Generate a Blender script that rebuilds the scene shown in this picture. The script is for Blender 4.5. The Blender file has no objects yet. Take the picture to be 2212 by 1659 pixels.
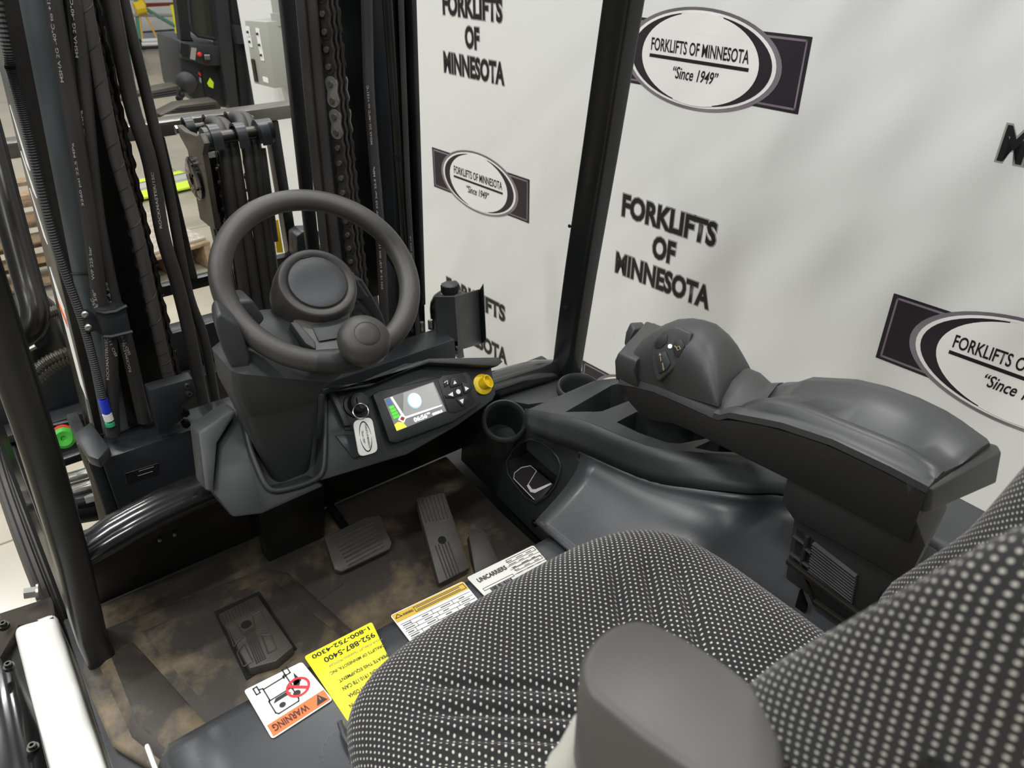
import bpy, bmesh, math, random
from mathutils import Vector, Matrix
random.seed(7)
S = bpy.context.scene
COL = S.collection
V = Vector
# ---------------------------------------------------------------- camera, world, lights, exposure
FPX, YAW, PIT = 1650.0, math.radians(37), math.radians(31.7)
CAM = V((-.463, 0, 1.6))
sy, cy, sp, cp = math.sin(YAW), math.cos(YAW), math.sin(PIT), math.cos(PIT)
RIGHT, FWD, UP = V((cy, -sy, 0)), V((sy*cp, cy*cp, -sp)), V((sy*sp, cy*sp, cp))
cd = bpy.data.cameras.new('camera'); cam = bpy.data.objects.new('camera', cd); COL.objects.link(cam)
cam.matrix_world = Matrix.Translation(CAM) @ Matrix((RIGHT, UP, -FWD)).transposed().to_4x4()
cd.sensor_width = 36; cd.lens = FPX/2212*36; cd.clip_start = .02
cd.dof.use_dof = True; cd.dof.focus_distance = 1.35; cd.dof.aperture_fstop = 9.0
S.camera = cam
S.view_settings.view_transform = 'Standard'; S.view_settings.look = 'None'
S.view_settings.gamma = 1; S.view_settings.use_curve_mapping = False
S.view_settings.exposure = .12
w = bpy.data.worlds.new('hall_air'); S.world = w; w.use_nodes = True
w.node_tree.nodes['Background'].inputs[0].default_value = (.93, .97, 1, 1)
w.node_tree.nodes['Background'].inputs[1].default_value = .17

def area(name, loc, rot, sx, sy_, power, col=(1, .995, .98)):
    l = bpy.data.lights.new(name, 'AREA'); l.shape = 'RECTANGLE'; l.size = sx; l.size_y = sy_
    l.energy = power; l.color = col
    o = bpy.data.objects.new(name, l); COL.objects.link(o); o.location = loc; o.rotation_euler = rot
    return o
for x in (-4.1, -1.4, 1.3):
    for y in (-3.1, -.4, 2.3, 5.0, 8.5):
        area('ceiling_strip_light', (x, y, 5.2), (0, 0, 0), 1.3, .22, 70)

# ---------------------------------------------------------------- helpers
def ray(px, py):
    return FWD + RIGHT*((px-1106)/FPX) + UP*((829.5-py)/FPX)
def at(px, py, x=None, y=None, z=None, d=None):       # a measured pixel on a known real plane
    r = ray(px, py)
    t = d if d is not None else (x-CAM.x)/r.x if x is not None else (y-CAM.y)/r.y if y is not None else (z-CAM.z)/r.z
    return CAM + r*t
def onp(px, py, p0, n):
    r = ray(px, py); return CAM + r*((p0-CAM).dot(n)/r.dot(n))

def lin(c):
    return tuple(((v/255)/12.92 if v/255 <= .04045 else ((v/255+.055)/1.055)**2.4) for v in c)
MATS = {}
def mat(name, rgb, rough=.5, metal=0, bump=0, bscale=300, var=0, vscale=8, coat=0, spec=.5, emit=0, rvar=0):
    if name in MATS: return MATS[name]
    m = bpy.data.materials.new(name); m.use_nodes = True; MATS[name] = m
    N, L = m.node_tree.nodes, m.node_tree.links
    b = N['Principled BSDF']; c = lin(rgb)
    b.inputs['Base Color'].default_value = (*c, 1); b.inputs['Roughness'].default_value = rough
    b.inputs['Metallic'].default_value = metal; b.inputs['Specular IOR Level'].default_value = spec
    b.inputs['Coat Weight'].default_value = coat; b.inputs['Coat Roughness'].default_value = .08
    if emit:
        b.inputs['Emission Color'].default_value = (*c, 1); b.inputs['Emission Strength'].default_value = emit
    tc = N.new('ShaderNodeTexCoord')
    if bump:
        n = N.new('ShaderNodeTexNoise'); n.inputs['Scale'].default_value = bscale; n.inputs['Detail'].default_value = 2
        L.new(tc.outputs['Object'], n.inputs['Vector'])
        u = N.new('ShaderNodeBump'); u.inputs['Strength'].default_value = bump; u.inputs['Distance'].default_value = .0006
        L.new(n.outputs['Fac'], u.inputs['Height']); L.new(u.outputs['Normal'], b.inputs['Normal'])
    if var or rvar:
        n = N.new('ShaderNodeTexNoise'); n.inputs['Scale'].default_value = vscale; n.inputs['Detail'].default_value = 5
        L.new(tc.outputs['Object'], n.inputs['Vector'])
        if var:
            r = N.new('ShaderNodeMapRange'); r.inputs[1].default_value = .3; r.inputs[2].default_value = .7
            r.inputs[3].default_value = 1-var; r.inputs[4].default_value = 1+var
            L.new(n.outputs['Fac'], r.inputs[0])
            mx = N.new('ShaderNodeVectorMath'); mx.operation = 'SCALE'; mx.inputs[0].default_value = c
            L.new(r.outputs[0], mx.inputs['Scale']); L.new(mx.outputs[0], b.inputs['Base Color'])
        if rvar:
            r = N.new('ShaderNodeMapRange'); r.inputs[1].default_value = .3; r.inputs[2].default_value = .7
            r.inputs[3].default_value = rough-rvar; r.inputs[4].default_value = rough+rvar
            L.new(n.outputs['Fac'], r.inputs[0]); L.new(r.outputs[0], b.inputs['Roughness'])
    return m

class MB:                                           # mesh builder
    def __init__(s): s.v = []; s.f = []; s.uv = {}
    def add(s, vs, fs):
        k = len(s.v); s.v += [V(p) for p in vs]; s.f += [tuple(i+k for i in f) for f in fs]; return s
    def box(s, c, size, R=None):
        c = V(c); a, b, d = size[0]/2, size[1]/2, size[2]/2
        P = [V((x, y, z)) for x in (-a, a) for y in (-b, b) for z in (-d, d)]
        if R: P = [R @ p for p in P]
        return s.add([c+p for p in P], [(0, 1, 3, 2), (4, 6, 7, 5), (0, 4, 5, 1), (2, 3, 7, 6), (0, 2, 6, 4), (1, 5, 7, 3)])
    def box2(s, a, b):
        a, b = V(a), V(b); return s.box((a+b)/2, [abs(q) for q in (b-a)])
    def prism(s, pts, ext):
        ext = V(ext); n = len(pts); P = [V(p) for p in pts]
        return s.add(P+[p+ext for p in P], [tuple(range(n))[::-1], tuple(range(n, 2*n))]+[(i, (i+1) % n, n+(i+1) % n, n+i) for i in range(n)])
    def loft(s, rings, cap=True, closed=True):
        n = len(rings[0]); vs = [V(p) for r in rings for p in r]; fs = []
        for j in range(len(rings)-1):
            for i in range(n if closed else n-1):
                a, b = j*n+i, j*n+(i+1) % n; fs.append((a, b, b+n, a+n))
        if cap and closed: fs += [tuple(range(n))[::-1], tuple(range((len(rings)-1)*n, len(rings)*n))]
        return s.add(vs, fs)
    def tube(s, path, r, res=10, cap=True):
        P = [V(p) for p in path]; rings = []; u = None
        for i, p in enumerate(P):
            t = (P[min(i+1, len(P)-1)]-P[max(i-1, 0)]).normalized()
            if u is None:
                u = t.cross(V((0, 0, 1)));
                if u.length < .1: u = t.cross(V((1, 0, 0)))
            u = (u - t*u.dot(t)).normalized(); v = t.cross(u)
            rr = r[i] if isinstance(r, (list, tuple)) else r
            rings.append([p+(u*math.cos(a)+v*math.sin(a))*rr for a in [2*math.pi*k/res for k in range(res)]])
        return s.loft(rings, cap)
    def lathe(s, c, ax, prof, res=24, cap=True):      # prof: (radius, height along axis)
        c = V(c); ax = V(ax).normalized(); u = ax.cross(V((1, 0, 0)))
        if u.length < .1: u = ax.cross(V((0, 1, 0)))
        u.normalize(); v = ax.cross(u)
        return s.loft([[c+ax*h+(u*math.cos(a)+v*math.sin(a))*r for a in [2*math.pi*k/res for k in range(res)]] for r, h in prof], cap)
    def torus(s, c, ax, R, r, n=64, m=14, a0=0, a1=2*math.pi):
        c = V(c); ax = V(ax).normalized(); u = ax.cross(V((1, 0, 0)))
        if u.length < .1: u = ax.cross(V((0, 1, 0)))
        u.normalize(); v = ax.cross(u); full = abs(a1-a0-2*math.pi) < 1e-4
        rings = []
        for k in range(n+(0 if full else 1)):
            a = a0+(a1-a0)*k/n; d = u*math.cos(a)+v*math.sin(a)
            rings.append([c+d*(R+r*math.cos(b))+ax*r*math.sin(b) for b in [2*math.pi*q/m for q in range(m)]])
        if full: rings.append(rings[0])
        return s.loft(rings, not full)
    def grid(s, rows):
        n = len(rows[0]); vs = [V(p) for r in rows for p in r]
        return s.add(vs, [(j*n+i, j*n+i+1, (j+1)*n+i+1, (j+1)*n+i) for j in range(len(rows)-1) for i in range(n-1)])

def gridmb(rows):
    return MB().grid(rows)
def spline(pts, n):                                  # Catmull-Rom through points
    P = [V(p) for p in pts]; P = [P[0]*2-P[1]]+P+[P[-1]*2-P[-2]]; out = []; m = len(P)-3
    for k in range(n+1):
        t = k/n*m; i = min(int(t), m-1); t -= i; a, b, c, d = P[i:i+4]
        out.append(.5*((2*b)+(c-a)*t+(2*a-5*b+4*c-d)*t*t+(3*b-a-3*c+d)*t**3))
    return out
def rrect(c, u, v, hw, hh, r, seg=4):               # rounded rectangle outline
    c, u, v = V(c), V(u), V(v); out = []
    for sx, sy_, a0 in ((1, 1, 0), (-1, 1, 90), (-1, -1, 180), (1, -1, 270)):
        for k in range(seg+1):
            a = math.radians(a0+90*k/seg)
            out.append(c+u*(sx*(hw-r)+r*math.cos(a))+v*(sy_*(hh-r)+r*math.sin(a)))
    return out
def shear_quad(a, b, c, d, seg=0, r=0):              # rounded quad through 4 corners
    P = [V(a), V(b), V(c), V(d)]
    if not r: return P
    out = []
    for i in range(4):
        p, q, n = P[i], P[i-1], P[(i+1) % 4]
        e, f = (q-p).normalized()*r, (n-p).normalized()*r
        for k in range(seg+1):
            t = k/seg; out.append((p+e)*(1-t)**2+p*2*t*(1-t)+(p+f)*t*t)
    return out

def link(name, me, m, parent=None, loc=None):
    o = bpy.data.objects.new(name, me)
    if m is not None and not me.materials: me.materials.append(m)
    COL.objects.link(o)
    if loc is not None: o.location = loc
    if parent is not None:
        o.parent = parent; o.location = (V(loc) if loc is not None else V()) - wloc(parent)
    return o
WL = {}
def wloc(o):
    p = V(o.location)
    return p if o.parent is None else p + wloc(o.parent)
def obj(name, mb, m, parent=None, bevel=0, seg=2, sub=0, angle=35, solid=0, flat=False, origin=None):
    vs = mb.v; lo = V([min(p[i] for p in vs) for i in range(3)]); hi = V([max(p[i] for p in vs) for i in range(3)])
    c = V(((lo.x+hi.x)/2, (lo.y+hi.y)/2, lo.z)) if origin is None else V(origin)
    me = bpy.data.meshes.new(name); me.from_pydata([p-c for p in vs], [], mb.f); me.update()
    bm = bmesh.new(); bm.from_mesh(me); bmesh.ops.remove_doubles(bm, verts=bm.verts, dist=1e-6)
    bmesh.ops.recalc_face_normals(bm, faces=bm.faces)
    if bevel:
        es = [e for e in bm.edges if len(e.link_faces) == 2 and e.calc_face_angle(0) > math.radians(28)]
        bmesh.ops.bevel(bm, geom=es, offset=bevel, segments=seg, profile=.5, affect='EDGES', clamp_overlap=True)
    bm.to_mesh(me); bm.free()
    if not flat:
        me.shade_smooth(); me.set_sharp_from_angle(angle=math.radians(angle))
    o = link(name, me, m, parent, c)
    if solid:
        md = o.modifiers.new('thick', 'SOLIDIFY'); md.thickness = solid; md.offset = -1
    if sub:
        md = o.modifiers.new('sub', 'SUBSURF'); md.levels = sub; md.render_levels = sub
    return o
def tag(o, label, cat, group=None):
    o['label'] = label; o['category'] = cat
    if group: o['group'] = group
    return o
def thing(name, loc, label, cat, group=None):
    o = bpy.data.objects.new(name, None); o.empty_display_size = .05; COL.objects.link(o); o.location = loc
    return tag(o, label, cat, group)
def structure(o): o['kind'] = 'structure'; return o
def dup(o, name, loc, parent):                      # copy one part sharing its mesh
    c = o.copy(); c.name = name; COL.objects.link(c); c.parent = parent; c.location = V(loc)-wloc(parent); return c
def text(name, s, p, u, v, size, m, parent, bold=0, xs=1.0, align='CENTER', thick=.0004, spacing=1.0, italic=0, lift=.0006, w=None, h=None):
    u, v = V(u).normalized(), V(v).normalized(); n = u.cross(v).normalized(); v = n.cross(u)
    cu = bpy.data.curves.new(name, 'FONT'); cu.body = s; cu.size = 1; cu.align_x = align; cu.align_y = 'CENTER'
    cu.offset = bold; cu.extrude = 0; cu.space_character = spacing; cu.shear = italic; cu.resolution_u = 3
    t = bpy.data.objects.new(name, cu); COL.objects.link(t); bpy.context.view_layer.update()
    me = bpy.data.meshes.new_from_object(t.evaluated_get(bpy.context.evaluated_depsgraph_get()))
    bpy.data.objects.remove(t); bpy.data.curves.remove(cu)
    X = [q.co.x for q in me.vertices]; Y = [q.co.y for q in me.vertices]
    cx, cy_ = (max(X)+min(X))/2, (max(Y)+min(Y))/2
    fx = w/(max(X)-min(X)) if w else size*xs; fy = h/(max(Y)-min(Y)) if h else (size if not w or size else fx)
    p = V(p)+n*lift
    for q in me.vertices: q.co = u*((q.co.x-cx)*fx if align == 'CENTER' else q.co.x*fx)+v*((q.co.y-cy_)*fy)
    me.update(); me.materials.clear()
    if n.dot(V((0, 0, 0))) : pass
    return link(name, me, m, parent, p)
def flatpoly(name, pts, m, parent, n, lift=.0005, thick=.0004, bevel=0):
    n = V(n).normalized(); return obj(name, MB().prism([V(p)+n*lift for p in pts], n*thick), m, parent, flat=True)
def ring_poly(c, u, v, a, b, w, n=48, a0=0, a1=360, w2=None):   # flat elliptic band; width tapers when w2 given
    c, u, v = V(c), V(u), V(v); o, i = [], []
    for k in range(n+1):
        f = k/n; t = math.radians(a0+(a1-a0)*f); ww = w if w2 is None else w2+(w-w2)*math.sin(math.pi*f)
        o.append(c+u*a*math.cos(t)+v*b*math.sin(t)); i.append(c+u*(a-ww)*math.cos(t)+v*(b-ww)*math.sin(t))
    mb = MB(); mb.grid([o, i]); return mb

# ---------------------------------------------------------------- materials
def plastic(): return mat('grey_plastic', (47, 49, 50), .5, bump=.35, bscale=900, rvar=.06, vscale=14)
PL = plastic()
PLD = mat('dark_plastic', (34, 36, 37), .5, bump=.35, bscale=900)
PLG = mat('satin_plastic', (54, 56, 58), .3, bump=.12, bscale=700, rvar=.07, vscale=9)
BLK = mat('black_paint', (20, 21, 22), .32, rvar=.06, vscale=12)
GLS = mat('gloss_black_paint', (22, 22, 22), .17, coat=.5)
MST = mat('mast_paint', (36, 39, 41), .38, rvar=.08, vscale=10)
STL = mat('dark_steel', (74, 72, 68), .36, metal=1, var=.15)
CHR = mat('bright_steel', (200, 198, 192), .2, metal=1)
ZNC = mat('zinc_bolt', (190, 190, 184), .3, metal=1)
RUB = mat('rubber_hose', (44, 43, 42), .55, bump=.3, bscale=500)
RIMM = mat('wheel_rubber', (56, 54, 51), .42, bump=.4, bscale=1300)
CHN = mat('oiled_chain_steel', (58, 54, 50), .32, metal=.25, var=.25, vscale=60)
CHP = mat('chain_pin_steel', (128, 122, 112), .3, metal=.7)
CHL = mat('bright_chain_plate', (132, 131, 124), .36, metal=.35, var=.2, vscale=60)
WHT = mat('white_paint', (226, 226, 220), .25, coat=.3)
PRT = mat('white_print', (235, 235, 232), .5)
INK = mat('black_ink', (22, 20, 22), .5)
YEL = mat('yellow_label', (246, 240, 20), .4)
ORG = mat('orange_ink', (236, 108, 48), .45)
RED = mat('red_ink', (214, 36, 44), .45)
TAN = mat('faint_print', (150, 132, 96), .6)
GRYP = mat('grey_print', (150, 150, 146), .6)
SLV = mat('silver_label', (198, 198, 192), .35, metal=.25)
GLD = mat('gold_label', (196, 160, 52), .4)
# ---------------------------------------------------------------- setting
GZ = -.1
conc = mat('concrete', (160, 153, 136), .3, var=.13, vscale=2.2, bump=.15, bscale=40, rvar=.12)
o = obj('floor', MB().box2((-9, -5, GZ-.1), (9, 16, GZ)), conc); structure(o)
jm = mat('joint_filler', (120, 114, 100), .7)
for y in (2.4, 4.9, 7.4, 9.9):
    obj('floor_joint', MB().box2((-9, y-.004, GZ), (9, y+.004, GZ+.001)), jm, o)
for x in (-2.4, 1.0, 3.4):
    obj('floor_joint', MB().box2((x-.004, -5, GZ), (x+.004, 16, GZ+.001)), jm, o)
TH = math.radians(4); WD = V((-math.sin(TH), math.cos(TH), 0)); WN = V((-math.cos(TH), -math.sin(TH), 0)); WP = V((1.206, 1.224, 0))
vinyl = mat('vinyl_banner', (226, 227, 225), .42, bump=.12, bscale=160, coat=.15)
a, b = WP-WD*2.6, WP+WD*3.0
wall = obj('wall_right', MB().prism([V((a.x, a.y, GZ)), V((b.x, b.y, GZ)), V((b.x, b.y, 2.7)), V((a.x, a.y, 2.7))], -WN*.08), vinyl); structure(wall)
for s_ in (-1.6, .9, 3.2):                                          # raised sheet seams of the wall covering
    p = WP+WD*s_
    if s_ != -1.6: continue
def onw(px, py): return onp(px, py, WP, WN)
LU = -WD                                                             # reading direction along the wall
DPUR = mat('print_dark_plum', (38, 31, 38), .45, var=.25, vscale=5)
PEDG = mat('print_bevel_grey', (120, 113, 120), .4, var=.3, vscale=6)
def logo(pc, width):
    c = onw(*pc); u, v = LU, V((0, 0, 1)); W = width; H = W*.275
    root = obj('logo_panel', MB().prism(rrect(c+WN*.0002, u, v, W/2, H/2, .001, 1), WN*.0006), DPUR, wall, flat=True)
    fr = MB()
    for (x0, x1, y0, y1) in ((-.485, .485, .43, .46), (-.485, .485, -.46, -.43), (-.485, -.478, -.46, .46), (.478, .485, -.46, .46)):
        fr.prism([c+u*W*x+v*H*y for x, y in ((x0, y0), (x1, y0), (x1, y1), (x0, y1))], WN*.0011)
    obj('panel_border', fr, PEDG, root, flat=True)
    A, B = W*.40, W*.2
    k = WN
    def el(name, f, m, lift, cx=0, fa=1):
        obj(name, MB().prism([c+u*cx*A+k*lift+u*A*f*fa*math.cos(t)+v*B*f*math.sin(t) for t in [2*math.pi*i/56 for i in range(56)]], k*.0004), m, root, flat=True)
    el('oval_rim', 1.0, PEDG, .0012); el('oval_band', .94, PRT, .0018); el('oval_crescent', .895, DPUR, .0024)
    el('oval_field', .89, PRT, .003, 0, .84)
    # rounded white openings that thin the crescents at top and bottom
    mb = MB()
    for sgn in (1, -1):
        mb.prism([c+k*.0031+u*A*x*.62+v*sgn*B*(.5+y*.44) for x, y in ((-.42, 0), (.42, 0), (.42, .80), (.2, .9), (0, .93), (-.2, .9), (-.42, .80))], k*.0004)
    obj('oval_opening', mb, PRT, root, flat=True)
    text('logo_lettering', 'FORKLIFTS OF MINNESOTA', c+v*B*.2+k*.0036, u, v, 1, INK, root, bold=.016, w=W*.5, h=W*.052)
    obj('logo_rule', MB().prism([c+k*.0036+u*W*x+v*B*y for x, y in ((-.255, -.07), (.255, -.07), (.255, 0), (-.255, 0))], k*.0004), INK, root, flat=True)
    text('logo_lettering', '\u201cSince 1949\u201d', c-v*B*.3+k*.0036, u, v, 1, INK, root, bold=.014, w=W*.235, h=W*.05, italic=.25)
def slogan(pc, width, height):
    c = onw(*pc); u, v = LU, V((0, 0, 1)); k = WN
    root = None
    for s_, dy, wf in (('FORKLIFTS', .36, .95), ('OF', 0, .23), ('MINNESOTA', -.36, 1.0)):
        for nm, m, bo, lf, g in (('slogan_outline', GRYP, .075, .0004, .03), ('slogan_lettering', INK, .035, .001, 0)):
            o = text(nm, s_, c+v*height*dy, u, v, 1, m, wall if root is None else root, bold=bo, lift=lf, w=width*wf+height*g, h=height*(.27+g))
            if root is None: root = o
def wd(p, q): return (onw(*p)-onw(*q)).length
logo((1033, 396), wd((929, 360), (1135, 430)))
logo((1507, 130), wd((1293, 105), (1706, 150)))
L3w = wd((1293, 105), (1706, 150))*1.02
c3 = onw(1911, 704)+LU*(L3w/2)
def px_of(p):
    q = V(p)-CAM; D = q.dot(FWD); return 1106+FPX*q.dot(RIGHT)/D, 829.5-FPX*q.dot(UP)/D
logo(px_of(c3), L3w)
logo(px_of(onw(1258, 790)+LU*(L3w*.5)-V((0, 0, L3w*.10))), L3w)
slogan((1020, 82), wd((957, 143), (1086, 150)), .26*wd((957, 143), (1086, 150))/.33)
slogan((1027, 690), wd((960, 690), (1086, 735)), .26*wd((957, 143), (1086, 150))/.33)
slogan((1434, 540), wd((1327, 590), (1530, 640)), .26*wd((957, 143), (1086, 150))/.33)
tw = wd((1327, 590), (1530, 640))
slogan(px_of(onw(2168, 300)+LU*(tw*.5)+V((0, 0, tw*.24))), tw, .26*wd((957, 143), (1086, 150))/.33)

# ---------------------------------------------------------------- truck body
body = thing('forklift_chassis', (0, .8, GZ), 'black and white truck body with floor, hood and sloped front guard pillars around the seat', 'forklift')
# front cowl panel, cowl rail (two gloss tubes meeting behind the dash), pillars
FY = 1.235
obj('cowl_panel', MB().prism([(-.49, 1.135, .745), (.5, 1.135, .745), (.5, FY, .52), (-.49, FY, .52)], (0, .03, 0)), BLK, body, bevel=.004)
for px, py in ((345, 1167), (377, 1155)):
    p = at(px, py, y=1.165); obj('panel_bolt', MB().lathe(p, (0, -1, .3), [(.0035, -.004), (.0035, .002), (.002, .0035)], 8), ZNC, body)
def rail(pts, flat):
    P = spline(pts, 16); n = len(P)
    mb = MB(); rings = []
    for i, p in enumerate(P):
        e = min(i, n-1-i)/2.0; k = .75+.25*min(1, e)
        rings.append([p+V((0, math.cos(t)*.036*k, math.sin(t)*.026*k)) for t in [2*math.pi*q/16 for q in range(16)]])
    return mb.loft(rings)
obj('cowl_rail', rail([(-.495, 1.10, .745), (-.4, 1.11, .763), (-.28, 1.115, .772), (0, 1.12, .772), (.3, 1.105, .762), (.42, 1.1, .755), (.515, 1.095, .738)], 0), GLS, body, angle=60)
def pillar(sx_, pts, w_):
    rings = []
    for (x, y, z) in pts:
        rings.append(rrect((x, y, z), (1, 0, 0), V((0, .98, .18)).normalized(), w_[0], w_[1], .008, 3))
    return MB().loft(rings)
pl = obj('guard_pillar', pillar(-1, [(-.505, 1.20, .2), (-.503, 1.11, .6), (-.485, 1.06, .80), (-.472, 1.03, 1.0), (-.461, 1.0, 1.25), (-.45, .93, 1.6), (-.44, .75, 2.12)], (.022, .038)), BLK, body, angle=40)
pr = obj('guard_pillar', pillar(1, [(.515, 1.18, .2), (.507, 1.10, .6), (.493, 1.066, .80), (.482, 1.03, 1.0), (.473, .985, 1.25), (.46, .925, 1.6), (.45, .75, 2.12)], (.02, .030)), BLK, body, angle=40)
for k in range(3):
    p = at(1238-(k*9), 590+k*64 if k else 480, x=.478-.001*k); obj('pillar_hole', MB().lathe(p+V((-.019, -.012, 0)), (-1, -.3, 0), [(.0035, 0), (.0035, .0012)], 10), mat('hole_black', (6, 6, 6), .9), pr)
roof = MB()
for i in range(9):
    y = .7-i*.16; roof.box((0, y, 2.14), (.86, .05, .03))
roof.box((-.44, .06, 2.13), (.05, 1.45, .06)); roof.box((.45, .06, 2.13), (.05, 1.45, .06))
obj('guard_roof', roof, BLK, body)
# floor plate and side sill
obj('floor_pan', MB().box2((-.54, .55, .44), (.52, 1.26, .502)), BLK, body, bevel=.004)
sill = obj('side_sill', MB().prism([(-.617, 1.30, .5), (-.548, 1.295, .5), (-.545, .9, .5), (-.50, .76, .5), (-.50, .4, .5), (-.617, .4, .5)], (0, 0, -.34)), WHT, body, bevel=.012, seg=3)
obj('step_well', MB().box2((-.548, .40, .10), (-.44, .80, .13)), WHT, body, bevel=.004)
obj('hood_side', MB().prism([(-.484, .712, .745), (-.484, .70, .16), (-.484, -.4, .16), (-.484, -.4, .745)], (.006, 0, 0)), WHT, body, bevel=.006)
# black front fender outside the sill, curved down to the front, with bolts
rows = []
for i in range(15):
    f = i/14; y = .35+f*1.03; z = .505 if y < 1.0 else .505-.10*((y-1.0)/.38)**2*1.6
    z = .46+.045*math.sin(math.pi*min(1, max(0, (y-.3)/1.1)))
    rows.append([V((-.616, y, z)), V((-.66, y, z-.003)), V((-.72, y, z-.012)), V((-.78, y, z-.05)), V((-.80, y, z-.12))])
fe = obj('fender', MB().grid(rows), GLS, body, solid=.012, angle=60)
for px, py in ((72, 1616), (20, 1440), (9, 1352)):
    p = at(px, py, z=.503); obj('fender_bolt', MB().lathe(p, (0, 0, 1), [(.009, -.004), (.009, .003), (.006, .003), (.006, .009), (.003, .009), (.003, .004)], 12), STL, fe)
obj('fender_ledge', MB().prism([at(0, 1325, z=.47), at(110, 1290, z=.47), at(115, 1335, z=.5), at(40, 1350, z=.5), at(0, 1420, z=.49)], (0, 0, -.015)), mat('brown_black_paint', (50, 42, 36), .45), body)
p = at(68, 1280, z=.5); obj('hex_bolt', MB().lathe(p, (-1, .2, .2), [(.011, -.01), (.011, .012)], 6).lathe(p, (-1, .2, .2), [(.016, -.012), (.016, -.008)], 14), ZNC, body)
# side post below the left pillar seen against the hall floor
obj('side_plate', MB().prism([(-.552, 1.30, .05), (-.545, 1.34, .05), (-.512, 1.30, .95), (-.520, 1.24, .95)], (.006, 0, 0)), BLK, body)

# hood with rounded front edge
hood = MB(); rows = []
prof = [(.70, .50), (.702, .70), (.700, .738), (.690, .752), (.672, .758), (.60, .762), (.45, .768), (.2, .775), (-.4, .79)]
xs = [-.478, -.472, -.46, -.40, -.2, 0, .10, .16]
for x in xs:
    e = .03*max(0, (-.455-x)/.023)**2
    rows.append([V((x, y, z-e)) for y, z in prof])
hood.grid(rows)
# concave sweep up to the console, then its inner wall
lipx = []
BX = [.262, .270, .279, .300, .325, .360, .415, .44]
PB = [at(*q, x=x) for q, x in zip(((1139, 928), (1200, 952), (1253, 972), (1396, 1033), (1500, 1053), (1610, 1067), (1740, 1084)), BX)]
PBs = spline(PB[2:]+[V((.44, .22, .845))], 20)
rows = []
for q in PBs:
    r = []
    for t in [k/12 for k in range(13)]:
        a = t*math.pi/2; r.append(V((.125+(q.x-.125)*math.sin(a)**1.15, q.y-.07*(1-t)*max(0, (q.y-.55)/.24), .763+(q.z-.763)*(1-math.cos(a)))))
    rows.append(r)
hd = obj('hood', hood, PLG, body, solid=.01, angle=50)
obj('hood_shoulder', MB().grid(rows), PLG, body, solid=.006, angle=70)
obj('hood_rib', MB().tube([at(735, 1560, z=.774), at(745, 1590, z=.775), at(775, 1640, z=.776), at(800, 1670, z=.776)], .004, 8), PLG, body)
# labels stuck on the hood front
def label(name, px4, m, label_, z=.7625, rot=None, thick=.0006, ms=None):
    P = [at(*q, z=z) for q in px4]
    o = obj(name, MB().prism(shear_quad(*P, seg=3, r=.004), (0, 0, thick)), m, body, flat=True); o['label'] = label_
    return o, P
def lab_frame(P):                                   # origin and axes for print: P0 top-left as read, P1 top-right, P3 bottom-left
    u = (P[1]-P[0]); v = (P[0]-P[3]); return P[3], u, v
wl, P = label('warning_label', ((719, 1512), (588, 1597), (527, 1492), (652, 1430)), PRT, 'white warning decal with orange band')
# as read by the seated driver: the band runs along the rear edge, text upside down in the photo
O, U_, V_ = P[1], (P[0]-P[1]), (P[2]-P[1])           # O: rear-left corner, U_ along the rear edge, V_ towards the front
def uvp(a, b, lift=.001): return O+U_*a+V_*b+V((0, 0, lift))
obj('orange_band', MB().prism([uvp(*q) for q in ((.03, .02), (.97, .02), (.97, .235), (.03, .235))], (0, 0, .0004)), ORG, wl, flat=True)
text('warning_lettering', 'WARNING', uvp(.365, .128, .0015), -U_, -V_, 1, INK, wl, bold=.02, w=U_.length*.57, h=V_.length*.125)
obj('alert_triangle', MB().prism([uvp(*q, lift=.0015) for q in ((.76, .05), (.94, .05), (.85, .215))][::-1], (0, 0, .0003)), INK, wl, flat=True)
obj('alert_mark', MB().prism([uvp(*q, lift=.002) for q in ((.843, .1), (.857, .1), (.855, .16), (.845, .16))], (0, 0, .0003)), ORG, wl, flat=True)
mb = MB()
def strip(mb, pts, w_=.0016, lift=.0012, close=False):
    P = [uvp(*q, lift=lift) for q in pts]
    for a, b in zip(P, P[1:]+([P[0]] if close else [])):
        d = (b-a).normalized(); n = V((-d.y, d.x, 0))*w_/2
        mb.prism([a-n-d*w_/2, b-n+d*w_/2, b+n+d*w_/2, a+n-d*w_/2], (0, 0, .0003))
strip(mb, [(.25, .30), (.58, .30), (.60, .34), (.60, .56), (.62, .60), (.62, .82), (.24, .82), (.24, .60), (.22, .56), (.22, .34)], close=True)
strip(mb, [(.22, .58), (.60, .58)]); strip(mb, [(.12, .80), (.18, .80), (.18, .93), (.12, .93)], close=True); strip(mb, [(.62, .83), (.70, .83), (.70, .95), (.62, .95)], close=True)
strip(mb, [(.18, .86), (.24, .84)]); strip(mb, [(.62, .86), (.58, .84), (.58, .80)])
obj('truck_drawing', mb, INK, wl, flat=True)
mb = MB()
for cx, cy_, a_, b_ in ((.36, .40, .05, .045), (.62, .44, .06, .05), (.70, .62, .05, .08)):
    mb.prism([uvp(cx+a_*math.cos(t), cy_+b_*math.sin(t)) for t in [2*math.pi*i/18 for i in range(18)]], (0, 0, .0003))
mb.prism([uvp(*q) for q in ((.26, .50), (.56, .50), (.50, .56), (.32, .56))], (0, 0, .0003))
mb.prism([uvp(*q) for q in ((.58, .55), (.78, .60), (.74, .80), (.70, .66))], (0, 0, .0003))
obj('figure_drawing', mb, INK, wl, flat=True)
mb = MB()
R_ = [uvp(.68+.19*math.cos(t), .52+.17*math.sin(t), .0018) for t in [2*math.pi*i/32 for i in range(33)]]
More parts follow.
